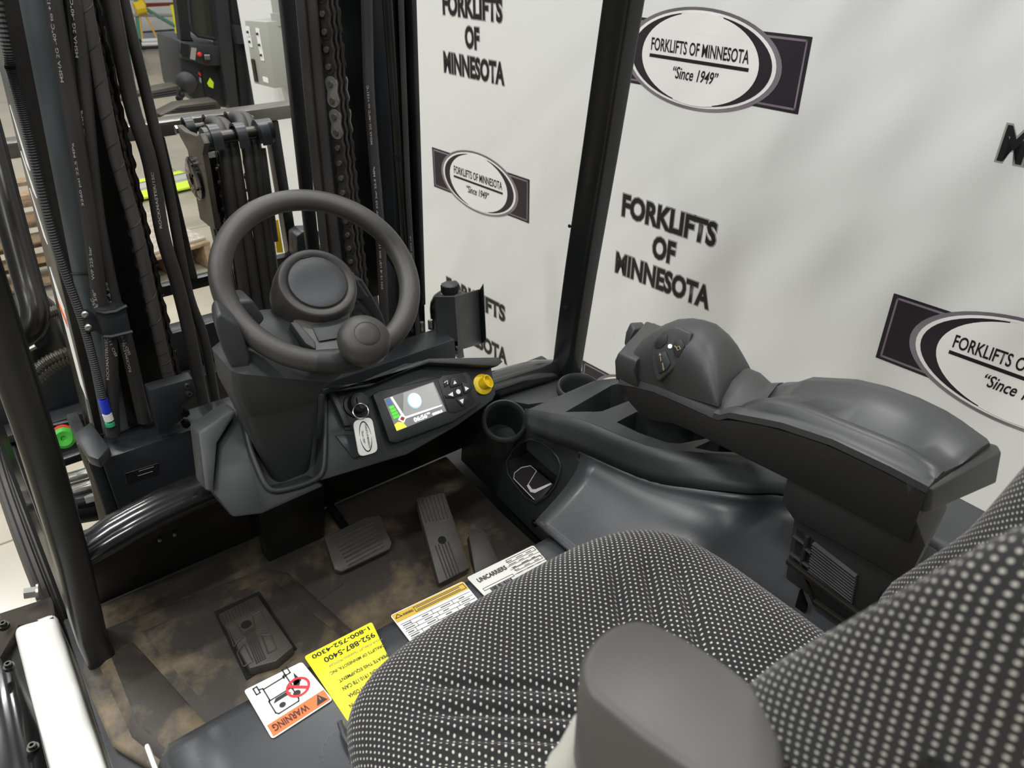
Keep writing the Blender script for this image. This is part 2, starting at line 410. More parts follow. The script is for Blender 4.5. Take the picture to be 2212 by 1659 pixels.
r_ = [uvp(.68+.15*math.cos(t), .52+.135*math.sin(t), .0018) for t in [2*math.pi*i/32 for i in range(33)]]
mb.grid([R_, r_]); strip(mb, [(.56, .62), (.80, .42)], .004, .0018)
obj('prohibition_ring', mb, RED, wl, solid=.0003, flat=True)
yl, P = label('training_label', ((905, 1560), (752, 1560), (657, 1419), (803, 1344)), YEL, 'bright yellow operator training decal')
LW = (P[3]-P[2]).length; du = (P[3]-P[2]).normalized(); dv = V((-du.y, du.x, 0)); lc = P[2]
for s_, b_, hh, ww, c_, m_ in (('1-800-752-4300', .008, .0075, LW*.84, LW*.50, INK), ('952-887-5400', .022, .009, LW*.74, LW*.56, INK), ('\u201cYOUR FORKLIFT TRAINING PROVIDER\u201d', .034, .0042, LW*.80, LW*.58, TAN), ('FORKLIFTS OF MINNESOTA, INC.', .045, .006, LW*.82, LW*.57, INK), ('OPERATE THIS EQUIPMENT.', .062, .0065, LW*.76, LW*.58, INK), ('REGULATION 1910.178 CAN', .076, .0065, LW*.76, LW*.58, INK), ('ACCORDANCE WITH OSHA', .090, .0065, LW*.74, LW*.58, INK), ('TRAINED AND AUTHORIZED IN', .104, .0065, LW*.80, LW*.56, INK)):
    text('label_lettering', s_, lc+du*c_-dv*b_+V((0, 0, .0007)), -du, -dv, 1, m_, yl, bold=.02, w=ww, h=hh)
def plate(name, px4, m, lab):
    return label(name, px4, m, lab)
cl, P = label('caution_label', ((843, 1330), (1000, 1256), (1060, 1330), (900, 1405)), PRT, 'pale rating decal with gold caution band')
O, U_, V_ = P[0], (P[1]-P[0]), (P[3]-P[0])
obj('gold_band', MB().prism([uvp(*q, lift=.0008) for q in ((.01, .02), (.99, .02), (.99, .24), (.01, .24))], (0, 0, .0004)), GLD, cl, flat=True)
text('label_lettering', 'WARNING', uvp(.19, .13, .0012), U_, -V_, 1, INK, cl, bold=.02, w=.016, h=.0045)
mb = MB()
strip(mb, [(.28, .07), (.97, .07), (.97, .2), (.28, .2)], .0008, .0013, True)
for r_ in range(6):
    y_ = .32+r_*.1; strip(mb, [(.03, y_), (.97, y_)], .0006); 
    for k in range(3): strip(mb, [(.15+.28*k+.05*(r_ % 2), y_), (.15+.28*k+.05*(r_ % 2), y_+.1)], .0006)
strip(mb, [(.03, .14), (.07, .06), (.11, .14)], .001, .0013, True)
obj('label_ruling', mb, INK, cl, flat=True)
mb = MB()
for r_ in range(6):
    for k in range(4): strip(mb, [(.05+.25*k, .37+r_*.1), (.05+.25*k+.06+.09*random.random(), .37+r_*.1)], .0016)
for k in range(2): strip(mb, [(.31, .105+k*.06), (.9, .105+k*.06)], .0014, .0013)
obj('small_print', mb, mat('print_grey_ink', (90, 90, 90), .6), cl, flat=True)
rl, P = label('rating_label', ((1008, 1248), (1152, 1178), (1205, 1240), (1075, 1318)), SLV, 'silver rating decal with maker name and barcode')
O, U_, V_ = P[0], (P[1]-P[0]), (P[3]-P[0])
text('label_lettering', 'UNICARRIERS', uvp(.28, .2, .0008), U_, -V_, 1, INK, rl, bold=.03, w=.05, h=.009)
mb = MB(); x_ = .12
while x_ < .42:
    w_ = random.choice((.0006, .0011, .0016)); strip(mb, [(x_, .50), (x_, .64)], w_, .0008); x_ += .013
obj('barcode', mb, INK, rl, flat=True)
mb = MB()
for q in (((.05, .42), (.48, .42), (.48, .48), (.05, .48)), ((.55, .05), (.97, .05), (.97, .14), (.55, .14)), ((.55, .3), (.95, .3), (.95, .4), (.55, .4)), ((.5, .55), (.95, .55), (.95, .65), (.5, .65)), ((.3, .72), (.42, .72), (.42, .86), (.3, .86))):
    strip(mb, q, .0007, .0008, True)
for y_ in (.22, .32, .46, .68, .8, .9): strip(mb, [(.5, y_), (.98, y_)], .0005, .0008)
text('label_lettering', 'FRONT', uvp(.15, .75, .0008), U_, -V_, 1, INK, rl, w=.012, h=.004); text('label_lettering', 'REAR', uvp(.15, .86, .0008), U_, -V_, 1, INK, rl, w=.012, h=.004)
obj('label_ruling', mb, INK, rl, flat=True)
mb = MB()
for r_ in range(9):
    for k in range(3): strip(mb, [(.54+.15*k, .1+r_*.09), (.54+.15*k+.04+.06*random.random(), .1+r_*.09)], .0013, .0008)
obj('small_print', mb, mat('print_grey_ink', (90, 90, 90), .6), rl, flat=True)
# ---------------------------------------------------------------- rubber floor mat and pedals
MATR = mat('rubber_mat', (56, 52, 47), .6, bump=.4, bscale=260, var=.10, vscale=14)
def dusty(m, dust, scale, lo, hi):
    N, L = m.node_tree.nodes, m.node_tree.links; b = N['Principled BSDF']
    tc = N.new('ShaderNodeTexCoord'); n = N.new('ShaderNodeTexNoise'); n.inputs['Scale'].default_value = scale; n.inputs['Detail'].default_value = 6; n.inputs['Roughness'].default_value = .65
    L.new(tc.outputs['Object'], n.inputs['Vector'])
    r = N.new('ShaderNodeMapRange'); r.inputs[1].default_value = lo; r.inputs[2].default_value = hi
    L.new(n.outputs['Fac'], r.inputs[0])
    mx = N.new('ShaderNodeMix'); mx.data_type = 'RGBA'
    src = b.inputs['Base Color'].links[0].from_socket if b.inputs['Base Color'].links else None
    if src: L.new(src, mx.inputs[6])
    else: mx.inputs[6].default_value = b.inputs['Base Color'].default_value
    mx.inputs[7].default_value = (*lin(dust), 1); L.new(r.outputs[0], mx.inputs[0]); L.new(mx.outputs[2], b.inputs['Base Color'])
dusty(MATR, (142, 124, 94), 6, .5, .8)
mt = tag(thing('floor_mat', (-.1, 1.0, .503), 'dusty black rubber floor mat moulded around the pedals', 'floor mat'), 'dusty black rubber floor mat moulded around the pedals', 'floor mat')
zt = .522
edge = [(-.49, 1.234), (-.33, 1.234), (-.2, 1.234), (-.1, 1.234), (-.04, 1.234), (-.03, 1.234), (.275, 1.234), (.262, 1.0), (.258, .715), (-.44, .715), (-.466, .80), (-.528, .93), (-.538, 1.10), (-.515, 1.16)]
obj('mat_sheet', MB().prism([V((x, y, .503)) for x, y in edge], (0, 0, zt-.503)), MATR, mt, bevel=.006, seg=3, angle=50)
obj('raised_step', MB().loft([[V((x, y, zt)) for x, y in ((-.49, 1.17), (-.2, 1.14), (-.17, 1.1), (-.135, .9), (-.12, .72), (-.43, .72), (-.455, .80), (-.50, .92), (-.51, 1.1))], [V((x, y, zt+.010)) for x, y in ((-.478, 1.155), (-.205, 1.128), (-.18, 1.095), (-.148, .9), (-.135, .73), (-.425, .73), (-.445, .80), (-.488, .92), (-.497, 1.09))]]), MATR, mt, angle=50)
obj('tread_panel', MB().loft([[V((x, y, zt+.009)) for x, y in ((-.435, 1.115), (-.205, 1.10), (-.16, .9), (-.15, .74), (-.36, .74))], [V((x, y, zt+.013)) for x, y in ((-.43, 1.108), (-.21, 1.094), (-.166, .9), (-.157, .745), (-.355, .745))]]), MATR, mt, angle=50)
obj('tread_panel', MB().loft([[V((x, y, zt+.009)) for x, y in ((-.49, 1.09), (-.45, 1.10), (-.375, .745), (-.42, .745), (-.448, .81), (-.488, .93))], [V((x, y, zt+.013)) for x, y in ((-.485, 1.084), (-.454, 1.093), (-.38, .752), (-.416, .752), (-.443, .81), (-.483, .93))]]), MATR, mt, angle=50)
obj('mat_groove', MB().tube([at(640, 1330, z=zt+.001), at(740, 1260, z=zt+.001)], .0022, 6).tube([at(615, 1300, z=zt+.001), at(700, 1385, z=zt+.001)], .0022, 6), MATR, mt)
PED = mat('pedal_rubber', (62, 58, 53), .5, bump=.3, bscale=400, var=.15, vscale=30)
def slab(name, pts, m, parent, h, bevel=.004): return obj(name, MB().prism(pts, h), m, parent, bevel=bevel, seg=2)
# presence pedal on the left, sunk in its slot
pz = .556; t = thing('foot_pedal', at(548, 1385, z=.54), 'worn grey rubber pedal with bow-tie tread in the left mat slot', 'pedal')
def pp(px, py, z): return at(px, py, z=z)
PC = [pp(470, 1326, pz-.006), pp(556, 1284, pz-.006), pp(634, 1396, pz), pp(596, 1428, pz), pp(538, 1444, pz)]
slab('pedal_well', [pp(462, 1322, .536), pp(560, 1278, .536), pp(642, 1402, .536), pp(532, 1470, .536)], mat('hole_black', (6, 6, 6), .9), t, (0, 0, .001), 0)
slab('pedal_body', PC, PED, t, (0, 0, -.020))
ex, ey = (PC[1]-PC[0]), (PC[3]-PC[1])
def pq(a, b): return PC[0]+ex*a+(PC[3]*.5+PC[4]*.5-(PC[0]+PC[1])*.5)*b+V((0, 0, .0006))
mb = MB()
for k in range(12): 
    a = .06+.08*k; mb.tube([pq(a, .03), pq(a, .2)], .0011, 5)
for k in range(5): mb.tube([pq(.40+.05*k, .45), pq(.40+.05*k, .95)], .0012, 5)
obj('tread_rib', mb, PED, t)
for q in (((.10, .28), (.30, .28), (.36, .5), (.08, .58)), ((.90, .28), (.70, .28), (.64, .5), (.92, .58)), ((.10, .68), (.30, .62), (.34, .9), (.12, .9)), ((.90, .68), (.72, .62), (.70, .9), (.90, .9))):
    m2 = MB()
    P = [pq(*z) for z in q]
    for a, b in zip(P, P[1:]+P[:1]): m2.tube([a, b], .0011, 5)
    obj('tread_frame', m2, PED, t)
obj('pedal_hole', MB().lathe(pq(.5, .36)-V((0, 0, .001)), (0, 0, 1), [(.009, 0), (.009, .0012)], 16), mat('hole_black', (6, 6, 6), .9), t)
# brake pedal
t = thing('foot_pedal', at(775, 1180, z=.56), 'wide ribbed brake pedal pad in the shaded middle of the footwell', 'pedal')
bn = V((0, -.5, .86)).normalized(); b0 = at(775, 1170, y=1.06)
def bq(px, py, l=0): return onp(px, py, b0, bn)+bn*l
B4 = [(700, 1160), (790, 1116), (822, 1112), (848, 1172), (843, 1186), (738, 1236), (722, 1230)]
slab('pedal_pad', [bq(*q) for q in B4], PED, t, -bn*.018, .004)
mb = MB()
for k in range(8):
    f = k/7; mb.tube([bq(722+(752-722)*f, 1168+(1222-1168)*f, .001), bq(806+(830-806)*f, 1128+(1180-1128)*f, .001)], .0014, 5)
obj('tread_rib', mb, PED, t)
obj('pedal_arm', MB().tube([b0-bn*.02, b0+V((.01, .08, -.035)), b0+V((.01, .15, -.02))], .010, 8), BLK, t)
# accelerator
t = thing('foot_pedal', at(960, 1160, z=.54), 'long narrow ribbed accelerator pedal beside the right console', 'pedal')
an = V((0, -.42, .9)).normalized(); a0_ = at(975, 1240, z=.545)
def aq(px, py, l=0): return onp(px, py, a0_, an)+an*l
slab('pedal_pad', [aq(*q) for q in ((898, 1075), (960, 1062), (1018, 1226), (948, 1262))], PED, t, -an*.018, .004)
mb = MB()
for k in range(7):
    f = .1+.8*k/6; mb.tube([aq(898+62*f, 1080-14*f, .001), aq(915+58*f, 1130-12*f, .001)], .0012, 5)
obj('tread_rib', mb, PED, t)
mb = MB()
for k in range(5):
    f = .1+.8*k/4; mb.tube([aq(937+34*f, 1180-12*f, .001), aq(962+34*f, 1250-13*f, .001)], .0012, 5)
obj('tread_rib', mb, PED, t)
obj('pedal_hole', MB().lathe(aq(955, 1167, .0002), an, [(.008, 0), (.008, .0012)], 16), mat('hole_black', (6, 6, 6), .9), t)
obj('pedal_hinge', MB().prism([aq(*q, -.012) for q in ((1015, 1150), (1050, 1140), (1085, 1212), (1030, 1236))], -an*.02), PED, t, bevel=.003)

# ---------------------------------------------------------------- dashboard
BS = math.radians(50); DN = V((0, -math.sin(BS), math.cos(BS))); DV = V((0, math.cos(BS), math.sin(BS))); DU = V((1, 0, 0)); D0 = V((0, .97, .815))
def dq(px, py, l=0): return onp(px, py, D0-DN*(-l), DN) if l else onp(px, py, D0, DN)
dash = thing('dashboard', (0, 1.0, .78), 'dark grey moulded dashboard with display screen and raised left wing', 'dashboard')
BK = V((0, .07, -.035))
obj('dash_panel', MB().prism([dq(*q) for q in ((690, 1040), (881, 982), (989, 920), (1064, 866), (1072, 852), (1062, 790), (912, 783), (846, 810), (786, 838), (702, 852), (700, 960))], BK), PL, dash, bevel=.004)
hoodp = [(1070, 787), (1060, 778), (1000, 779), (912, 781), (878, 792), (844, 804), (800, 830), (764, 832), (700, 842), (702, 853), (786, 840), (847, 814), (880, 801), (912, 790), (1058, 797)]
obj('dash_visor', MB().prism([dq(*q) for q in hoodp], DN*.028+V((0, -.004, 0))).prism([dq(*q)for q in hoodp], V((0, .012, -.004))), PL, dash, bevel=.002)
obj('column_pocket', MB().prism([dq(*q, -.035) for q in ((520, 880), (706, 846), (704, 1000), (684, 1040), (590, 1062), (550, 1010))], -DN*.004), PLD, dash, flat=True)
obj('pocket_lip', MB().tube(spline([dq(*q, .002) for q in ((527, 905), (540, 965), (560, 1020), (578, 1052), (600, 1060), (645, 1050), (680, 1036), (697, 1018), (702, 975), (703, 890), (702, 852))], 40), .0045, 10), PL, dash, angle=60)
# left wing
obj('dash_wing', MB().prism([dq(*q) for q in ((512, 892), (524, 905), (538, 965), (558, 1022), (578, 1056), (600, 1064), (645, 1054), (682, 1040), (703, 1050), (567, 1111), (503, 1119), (461, 1066), (470, 960))], V((0, .075, -.02))), PL, dash, bevel=.005)
obj('wing_flap', MB().prism([dq(*q, .02) for q in ((428, 936), (497, 890), (513, 889), (470, 958), (461, 1064), (443, 1060))], V((0, .05, -.01))), PL, dash, bevel=.004)
# steering column cover: tapered box from the dash pocket up to the wheel
cc = []
for (l, r, y, d) in (((598, 1056), (672, 1030), 1.01, .05), ((552, 960), (686, 935), .995, .06), ((530, 905), (692, 868), .985, .07), ((508, 858), (700, 846), .972, .085), ((503, 806), (724, 828), .972, .10)):
    a, b = at(*l, y=y), at(*r, y=y); c = (a+b)/2+V((0, d/2, 0)); cc.append(rrect(c, (b-a).normalized(), V((0, 1, .0)), (b-a).length/2, d/2, .014, 4))
obj('column_cover', MB().loft(cc[:3]), PL, dash, angle=40)
cc2 = [cc[3], cc[4]]
for (l, r, y, d) in (((520, 780), (770, 800), .99, .10), ((545, 740), (800, 750), 1.02, .08), ((565, 700), (800, 690), 1.05, .06)):
    a, b = at(*l, y=y), at(*r, y=y); c = (a+b)/2+V((0, d/2, 0)); cc2.append(rrect(c, (b-a).normalized(), V((0, 1, .0)), (b-a).length/2, d/2, .03, 4))
obj('column_shroud', MB().loft([cc[2]]+cc2), PL, dash, angle=40)
def blade(name, pts, y, ext): obj(name, MB().prism([at(*q, y=y) for q in pts], ext), PL, dash, bevel=.005, seg=3)
blade('shroud_blade', ((466, 690), (474, 675), (512, 700), (528, 735), (541, 770), (541, 790), (534, 804), (518, 806), (497, 790), (480, 755), (468, 715)), .985, V((.010, .05, 0)))
blade('shroud_blade', ((768, 602), (784, 604), (806, 640), (828, 680), (838, 714), (820, 706), (795, 670), (765, 640)), 1.10, V((.0, .05, 0)))
blade('shroud_lid', ((700, 640), (770, 600), (800, 645), (768, 648), (770, 690), (720, 700)), 1.075, V((0, .05, 0)))
blade('shroud_lid', ((510, 652), (547, 648), (574, 690), (560, 706), (530, 735), (516, 690)), 1.035, V((0, .05, 0)))
# ignition switch
kc = dq(767, 876)
obj('key_recess', MB().prism([dq(*q, .001) for q in ((708, 846), (790, 852), (805, 930), (745, 930))], DN*.003), PLD, dash, bevel=.001)
obj('recess_wall', MB().prism([dq(*q, .003) for q in ((706, 848), (718, 848), (757, 922), (740, 924))], DN*.014), PL, dash, bevel=.003)
obj('tray_ramp', MB().prism([dq(*q, .001) for q in ((722, 941), (775, 940), (800, 975), (762, 992))], DN*.006), PLG, dash, bevel=.002)
sw = obj('ignition_switch', MB().lathe(kc+DN*.002, DN, [(.022, 0), (.022, .008), (.017, .01), (.016, .03), (.012, .033)], 24), PLD, dash)
# display module
dm = obj('display_module', MB().prism([dq(*q, .003) for q in ((800, 856), (812, 848), (1000, 806), (1010, 814), (1033, 872), (1026, 880), (975, 913), (850, 960), (836, 956))], DN*.014), PLD, dash, bevel=.003)
L_ = .0172
scr = obj('screen', MB().prism([dq(*q, L_) for q in ((829, 862), (936, 825), (964, 888), (857, 932))], DN*.0006), mat('screen_grey', (120, 120, 118), .15, emit=.55), dm, flat=True)
SU, SV = (dq(936, 825, L_)-dq(829, 862, L_)), (dq(829, 862, L_)-dq(857, 932, L_)); S0 = dq(857, 932, L_)
def sq(a, b, l=.0008): return S0+SU*a+SV*b+DN*l
def spoly(name, pts, m, l=.0008): return obj(name, MB().prism([sq(*q, l) for q in pts], DN*.0002), m, scr, flat=True)
GLW = mat('screen_white', (245, 250, 255), .3, emit=1.6)
spoly('display_panel', ((.2, .30), (.98, .30), (.98, .98), (.38, .98)), mat('screen_pale', (150, 150, 148), .2, emit=.6))
spoly('display_disc', [(.52+.13*1.0*math.cos(t), .66+.235*math.sin(t)) for t in [2*math.pi*i/28 for i in range(28)]], mat('screen_cyan', (150, 190, 220), .2, emit=.9), .0010)
spoly('display_disc', [(.53+.115*math.cos(t), .67+.205*math.sin(t)) for t in [2*math.pi*i/28 for i in range(28)]], GLW, .0014)
spoly('display_bar', ((.20, .26), (.98, .24), (.98, .28), (.22, .31)), GLW, .0012); spoly('display_bar', ((.12, .98), (.155, .98), (.24, .3), (.2, .28)), GLW, .0012)
GRN = mat('screen_green', (70, 200, 40), .3, emit=.9)
for k in range(4): spoly('gauge_cell', ((.03, .36+.1*k), (.15-.01*k, .36+.1*k), (.15-.01*k, .44+.1*k), (.03, .44+.1*k)), GRN, .0012)
spoly('gauge_cell', ((.02, .78), (.11, .78), (.10, .97), (.02, .97)), mat('screen_blue', (60, 90, 140), .3, emit=.8), .0012)
spoly('display_corner', ((.0, .02), (.2, .02), (.16, .18), (.08, .24), (.0, .2)), mat('screen_yellow', (238, 222, 60), .3, emit=1.0), .0012)
spoly('display_diamond', ((.10, .30), (.18, .40), (.26, .30), (.18, .16)), GLW, .0013); spoly('display_diamond', ((.13, .29), (.18, .36), (.23, .29), (.18, .21)), mat('screen_maroon', (140, 40, 30), .3, emit=.7), .0016)
text('display_digits', '06:56', sq(.50, .13, .0012), SU, SV, 1, GLW, scr, bold=.03, w=.026, h=.008)
text('display_digits', 'PM', sq(.67, .17, .0012), SU, SV, 1, GLW, scr, bold=.02, w=.006, h=.003)
text('display_digits', '00000.0', sq(.84, .10, .0012), SU, SV, 1, GLW, scr, bold=.02, w=.020, h=.0045)
KEY = mat('keypad_black', (24, 24, 25), .5)
obj('keypad', MB().prism([dq(*q, L_) for q in ((946, 822), (956, 812), (996, 806), (1003, 812), (1026, 868), (1018, 876), (985, 892), (968, 890))], DN*.001), KEY, dm, bevel=.0004)
def key(name, cx, cy_, tri, pts=None):
    P = [dq(cx+x, cy_+y, L_+.0012) for x, y in pts]; k = obj(name, MB().prism(P, DN*.0022), KEY, dm, bevel=.0007)
    if tri: obj('key_arrow', MB().prism([dq(cx+x*.62, cy_+y*.62, L_+.0036) for x, y in tri], DN*.0002), PRT, k, flat=True)
    return k
key('key_button', 983, 828, ((-6, 4), (6, 4-4), (-2, -10)), ((-12, 4), (-8, -12), (6, -9), (14, 1), (12, 4), (-10, 10)))
key('key_button', 1007, 840, ((-6, -9), (-2, 8), (10, -2)), ((-10, -13), (10, -10), (14, -2), (2, 10), (-5, 10)))
key('key_button', 974, 852, ((-10, 2), (6, -9), (9, 7)), ((-14, 2), (8, -12), (13, 4), (8, 8), (-11, 8)))
key('key_button', 998, 867, ((-10, -4), (6, -10), (3, 9)), ((-13, -4), (-6, -8), (10, -12), (14, -6), (2, 11), (-2, 10)))
k = key('key_button', 963, 827, None, ((-6, -6), (6, -12), (9, 2), (-3, 10)))
obj('key_mark', MB().tube([dq(959, 827, L_+.0036), dq(967, 822, L_+.0036), dq(967, 830, L_+.0036)], .0008, 5), PRT, k)
k = key('key_button', 990, 846, None, ((-9, 0), (-1, -10), (9, -3), (8, 8), (-3, 10)))
obj('key_mark', MB().lathe(dq(990, 846, L_+.0035), DN, [(.0045, 0), (.0045, .0003)], 10), PRT, k)
# yellow power socket
sc = dq(1041, 831); SY = mat('socket_yellow', (228, 196, 20), .35)
obj('power_socket', MB().lathe(sc+DN*.001, DN, [(.0195, 0), (.0195, .004), (.014, .006)], 28), SY, dash)
sa = (DN+V((.55, 0, .1))).normalized()
obj('socket_collar', MB().lathe(sc+DN*.004, sa, [(.0115, 0), (.0115, .010), (.013, .011), (.013, .015), (.0105, .015), (.0105, .003), (.001, .003)], 24, False), SY, dash)
# bundle of parts below the dash
obj('kick_panel', MB().prism([(-.2, 1.09, .80), (-.06, 1.09, .80), (-.07, 1.15, .52), (-.19, 1.15, .52)], (0, .04, 0)), BLK, dash, bevel=.006)
obj('under_panel', MB().prism([(-.26, 1.02, .80), (.24, 1.02, .80), (.24, 1.16, .74), (-.26, 1.16, .74)], (0, 0, -.012)), BLK, dash)
# key and tag
kt = thing('ignition_key', kc+DN*.03, 'key ring with white company tag hanging from the ignition switch', 'keys')
obj('key_head', MB().prism([kc+DN*.028+DU*x+DV*y for x, y in ((-.006, .01), (.006, .01), (.009, -.004), (.006, -.014), (-.006, -.014), (-.009, -.004))], DN*.012), PLD, kt, bevel=.002)
rc = dq(779, 888, .045); obj('key_ring', MB().torus(rc, (FWD*-1+V((.3, 0, .2))), .0125, .0012, 32, 8), CHR, kt)
tg = [dq(*q, .035) for q in ((763, 908), (803, 903), (815, 968), (808, 976), (784, 988), (776, 984), (768, 940))]
tn = (tg[1]-tg[0]).cross(tg[2]-tg[1]).normalized(); tn = tn if tn.dot(CAM-tg[0]) > 0 else -tn
TP = shear_quad(dq(761, 910, .035), dq(802, 901, .035), dq(816, 976, .035), dq(775, 988, .035), seg=4, r=.010)
tagm = obj('key_tag', MB().prism(TP, tn*.003), WHT, kt, flat=True)
tu, tv = (dq(816, 976, .035)-dq(802, 901, .035)), (dq(802, 901, .035)-dq(761, 910, .035)); tcn = (dq(761, 910, .035)+dq(816, 976, .035)+dq(802, 901, .035)+dq(775, 988, .035))/4+tn*.0032
text('tag_lettering', 'FORKLIFTS OF MINNESOTA', tcn+tv*.10, tu, tv, 1, INK, tagm, bold=.01, w=tu.length*.68, h=tv.length*.10, lift=.0003)
text('tag_lettering', '\u201cSince 1949\u201d', tcn-tv*.12, tu, tv, 1, INK, tagm, bold=.01, w=tu.length*.38, h=tv.length*.10, italic=.2, lift=.0003)
tuu, tvv = tu.normalized(), (tv-tu.normalized()*tv.dot(tu.normalized())).normalized()
obj('tag_oval', ring_poly(tcn, tuu, tvv, tu.length*.44, tv.length*.30, .0022, 30, 95, 265, .0004), INK, tagm, solid=.0003, flat=True)
obj('tag_oval', ring_poly(tcn, tuu, tvv, tu.length*.44, tv.length*.30, .0022, 30, -85, 85, .0004), INK, tagm, solid=.0003, flat=True)

# ---------------------------------------------------------------- steering wheel
WA = math.radians(38.9); wn = V((0, -math.sin(WA), math.cos(WA))); wv = V((0, math.cos(WA), math.sin(WA))); wu = V((1, 0, 0)); wc = V((-.045, 1.049, 1.12))
sw = thing('steering_wheel', wc, 'black steering wheel with round hub cap and spinner knob', 'steering wheel')
obj('rim', MB().torus(wc, wn, .1435, .0168, 96, 18), RIMM, sw, angle=80)
hc = wc-wn*.038
obj('hub', MB().lathe(hc, wn, [(.045, -.075), (.060, -.062), (.0658, -.035), (.0658, -.008), (.0638, .012), (.0605, .0228), (.0588, .0252), (.0565, .026), (.0500, .026), (.0470, .0235), (.0460, .0228)], 64), RIMM, sw, angle=50)
obj('hub_cap', MB().lathe(hc, wn, [(.0448, .020), (.0448, .0262), (.043, .0275), (.03, .0292), (.0, .030)], 64), mat('hub_cap_plastic', (58, 60, 62), .38, bump=.6, bscale=1100), sw, angle=50)
obj('cap_notch', MB().box(hc+wv*.0452+wn*.0265, (.012, .003, .002)), PLD, sw)
def wp(x, y, h=0): return wc+wu*x+wv*y+wn*h
obj('spoke', MB().loft([[wp(-.060, -.040, -.030), wp(.036, -.052, -.030), wp(.034, -.046, -.060), wp(-.05, -.036, -.060)], [wp(-.050, -.088, -.020), wp(.012, -.098, -.020), wp(.012, -.094, -.040), wp(-.046, -.085, -.040)], [wp(-.060, -.134, .002), wp(.004, -.146, .002), wp(.004, -.142, -.014), wp(-.056, -.130, -.014)]]), RIMM, sw, bevel=.006, seg=3, angle=50)
obj('spoke_plate', MB().prism([wp(*q) for q in ((-.036, -.060, -.0275), (.026, -.066, -.0275), (.004, -.100, -.0165), (-.040, -.094, -.0165))], wn*.002), PLD, sw, bevel=.001)
obj('spoke_rib', MB().prism([wp(*q) for q in ((-.064, -.046, -.026), (-.054, -.048, -.024), (-.046, -.092, -.014), (-.052, -.106, -.010), (-.060, -.09, -.018))], -wn*.02), PLD, sw, bevel=.002)
ka = math.radians(-90); kx, ky = .137*math.cos(ka), .137*math.sin(ka)
obj('knob_clamp', MB().torus(wc, wn, .1435, .0195, 8, 16, 0, .34), RIMM, sw) if False else None
cl_ = MB(); rr = []
for k in range(7):
    a = ka-.46+.80*k/6; d = wu*math.cos(a)+wv*math.sin(a); s_ = .0192 if 0 < k < 6 else .0172
    rr.append([wc+d*(.1435+s_*math.cos(b))+wn*s_*math.sin(b) for b in [2*math.pi*q/18 for q in range(18)]])
obj('knob_clamp', cl_.loft(rr), PLD, sw, angle=60)
kb = wp(.138*math.cos(ka), .138*math.sin(ka), .010)
obj('knob_stem', MB().lathe(kb, wn, [(.015, -.004), (.014, .02)], 20), PLD, sw)
kn = obj('spinner_knob', MB().lathe(kb, wn, [(.013, .010), (.028, .014), (.036, .022), (.0392, .033), (.0376, .044), (.032, .0525), (.0205, .0575), (.0190, .0578), (.0187, .0571), (.0183, .0578), (.010, .059), (.0, .0595)], 48), RIMM, sw, angle=70)
# ---------------------------------------------------------------- right side console
def cut(o, mb):                                       # carve a recess out of a part
    me = bpy.data.meshes.new('cutter'); me.from_pydata([p for p in mb.v], [], mb.f); me.update()
    bm = bmesh.new(); bm.from_mesh(me); bmesh.ops.recalc_face_normals(bm, faces=bm.faces); bm.to_mesh(me); bm.free()
    c = bpy.data.objects.new('cutter', me); COL.objects.link(c)
    md = o.modifiers.new('cut', 'BOOLEAN'); md.object = c; md.operation = 'DIFFERENCE'; md.solver = 'EXACT'
    bpy.context.view_layer.update()
    new = bpy.data.meshes.new_from_object(o.evaluated_get(bpy.context.evaluated_depsgraph_get()))
    o.modifiers.remove(md); old = o.data; o.data = new; bpy.data.objects.remove(c)
    new.shade_smooth(); new.set_sharp_from_angle(angle=math.radians(35))
con = thing('side_console', (.4, .8, .5), 'grey moulded side console with cup holders and open trays right of the footwell', 'console')
f0, f1, f2 = V((.286, 1.1, .52)), V((.262, .7, .52)), at(1253, 972, z=.80); fn = (f1-f0).cross(f2-f0).normalized(); fn = fn if fn.x < 0 else -fn
def fq(px, py, l=0): return onp(px, py, f0+fn*l, fn)
panel = obj('front_panel', MB().prism([f0+(f0-f1)*.25, f0, f1+V((0, -.02, 0)), V((.27, .70, .76)), fq(1246, 990), fq(1253, 972), fq(1205, 950), fq(1139, 925), fq(1075, 905), V((.285, 1.16, .745))], -fn*.12), PL, con, bevel=.003)
PO = [(1146, 949), (1168, 955), (1190, 970), (1205, 988), (1211, 1005), (1209, 1024), (1200, 1048), (1184, 1070), (1158, 1087), (1136, 1075), (1108, 1040), (1097, 1022), (1094, 996), (1108, 971), (1127, 954)]
cut(panel, MB().prism([fq(*q)+fn*.02 for q in PO], -fn*.112))
obj('pocket_rim', MB().tube([fq(*q, .001) for q in PO+PO[:1]], .0025, 8, False), PL, con, angle=60)
wq0, wq1 = fq(1100, 1026), fq(1152, 1084); wpn = (wq1-wq0).cross(fn-V((0, 0, .75))).normalized(); wpn = wpn if wpn.dot(CAM-wq0) > 0 else -wpn
def pq2(px, py, l=0): return onp(px, py, wq0+wpn*(.004+l), wpn)
pp_ = obj('pocket_plate', MB().prism([pq2(*q) for q in ((1106, 1034), (1108, 1020), (1124, 1008), (1146, 1004), (1160, 1017), (1196, 1046), (1172, 1074), (1157, 1083))], wpn*-.02), mat('plate_plum', (46, 40, 46), .5), con, flat=True)
obj('plate_outline', MB().tube([pq2(*q, .0018) for q in ((1154, 1079), (1110, 1034), (1111, 1022), (1126, 1010), (1146, 1006), (1159, 1017), (1139, 1050))], .0009, 6), PRT, pp_)
obj('plate_mark', MB().prism([pq2(*q, .0018) for q in ((1138, 1049), (1146, 1063), (1156, 1065), (1192, 1046), (1190, 1043), (1157, 1057), (1150, 1057), (1142, 1046))], wpn*.0006), PRT, pp_, flat=True)
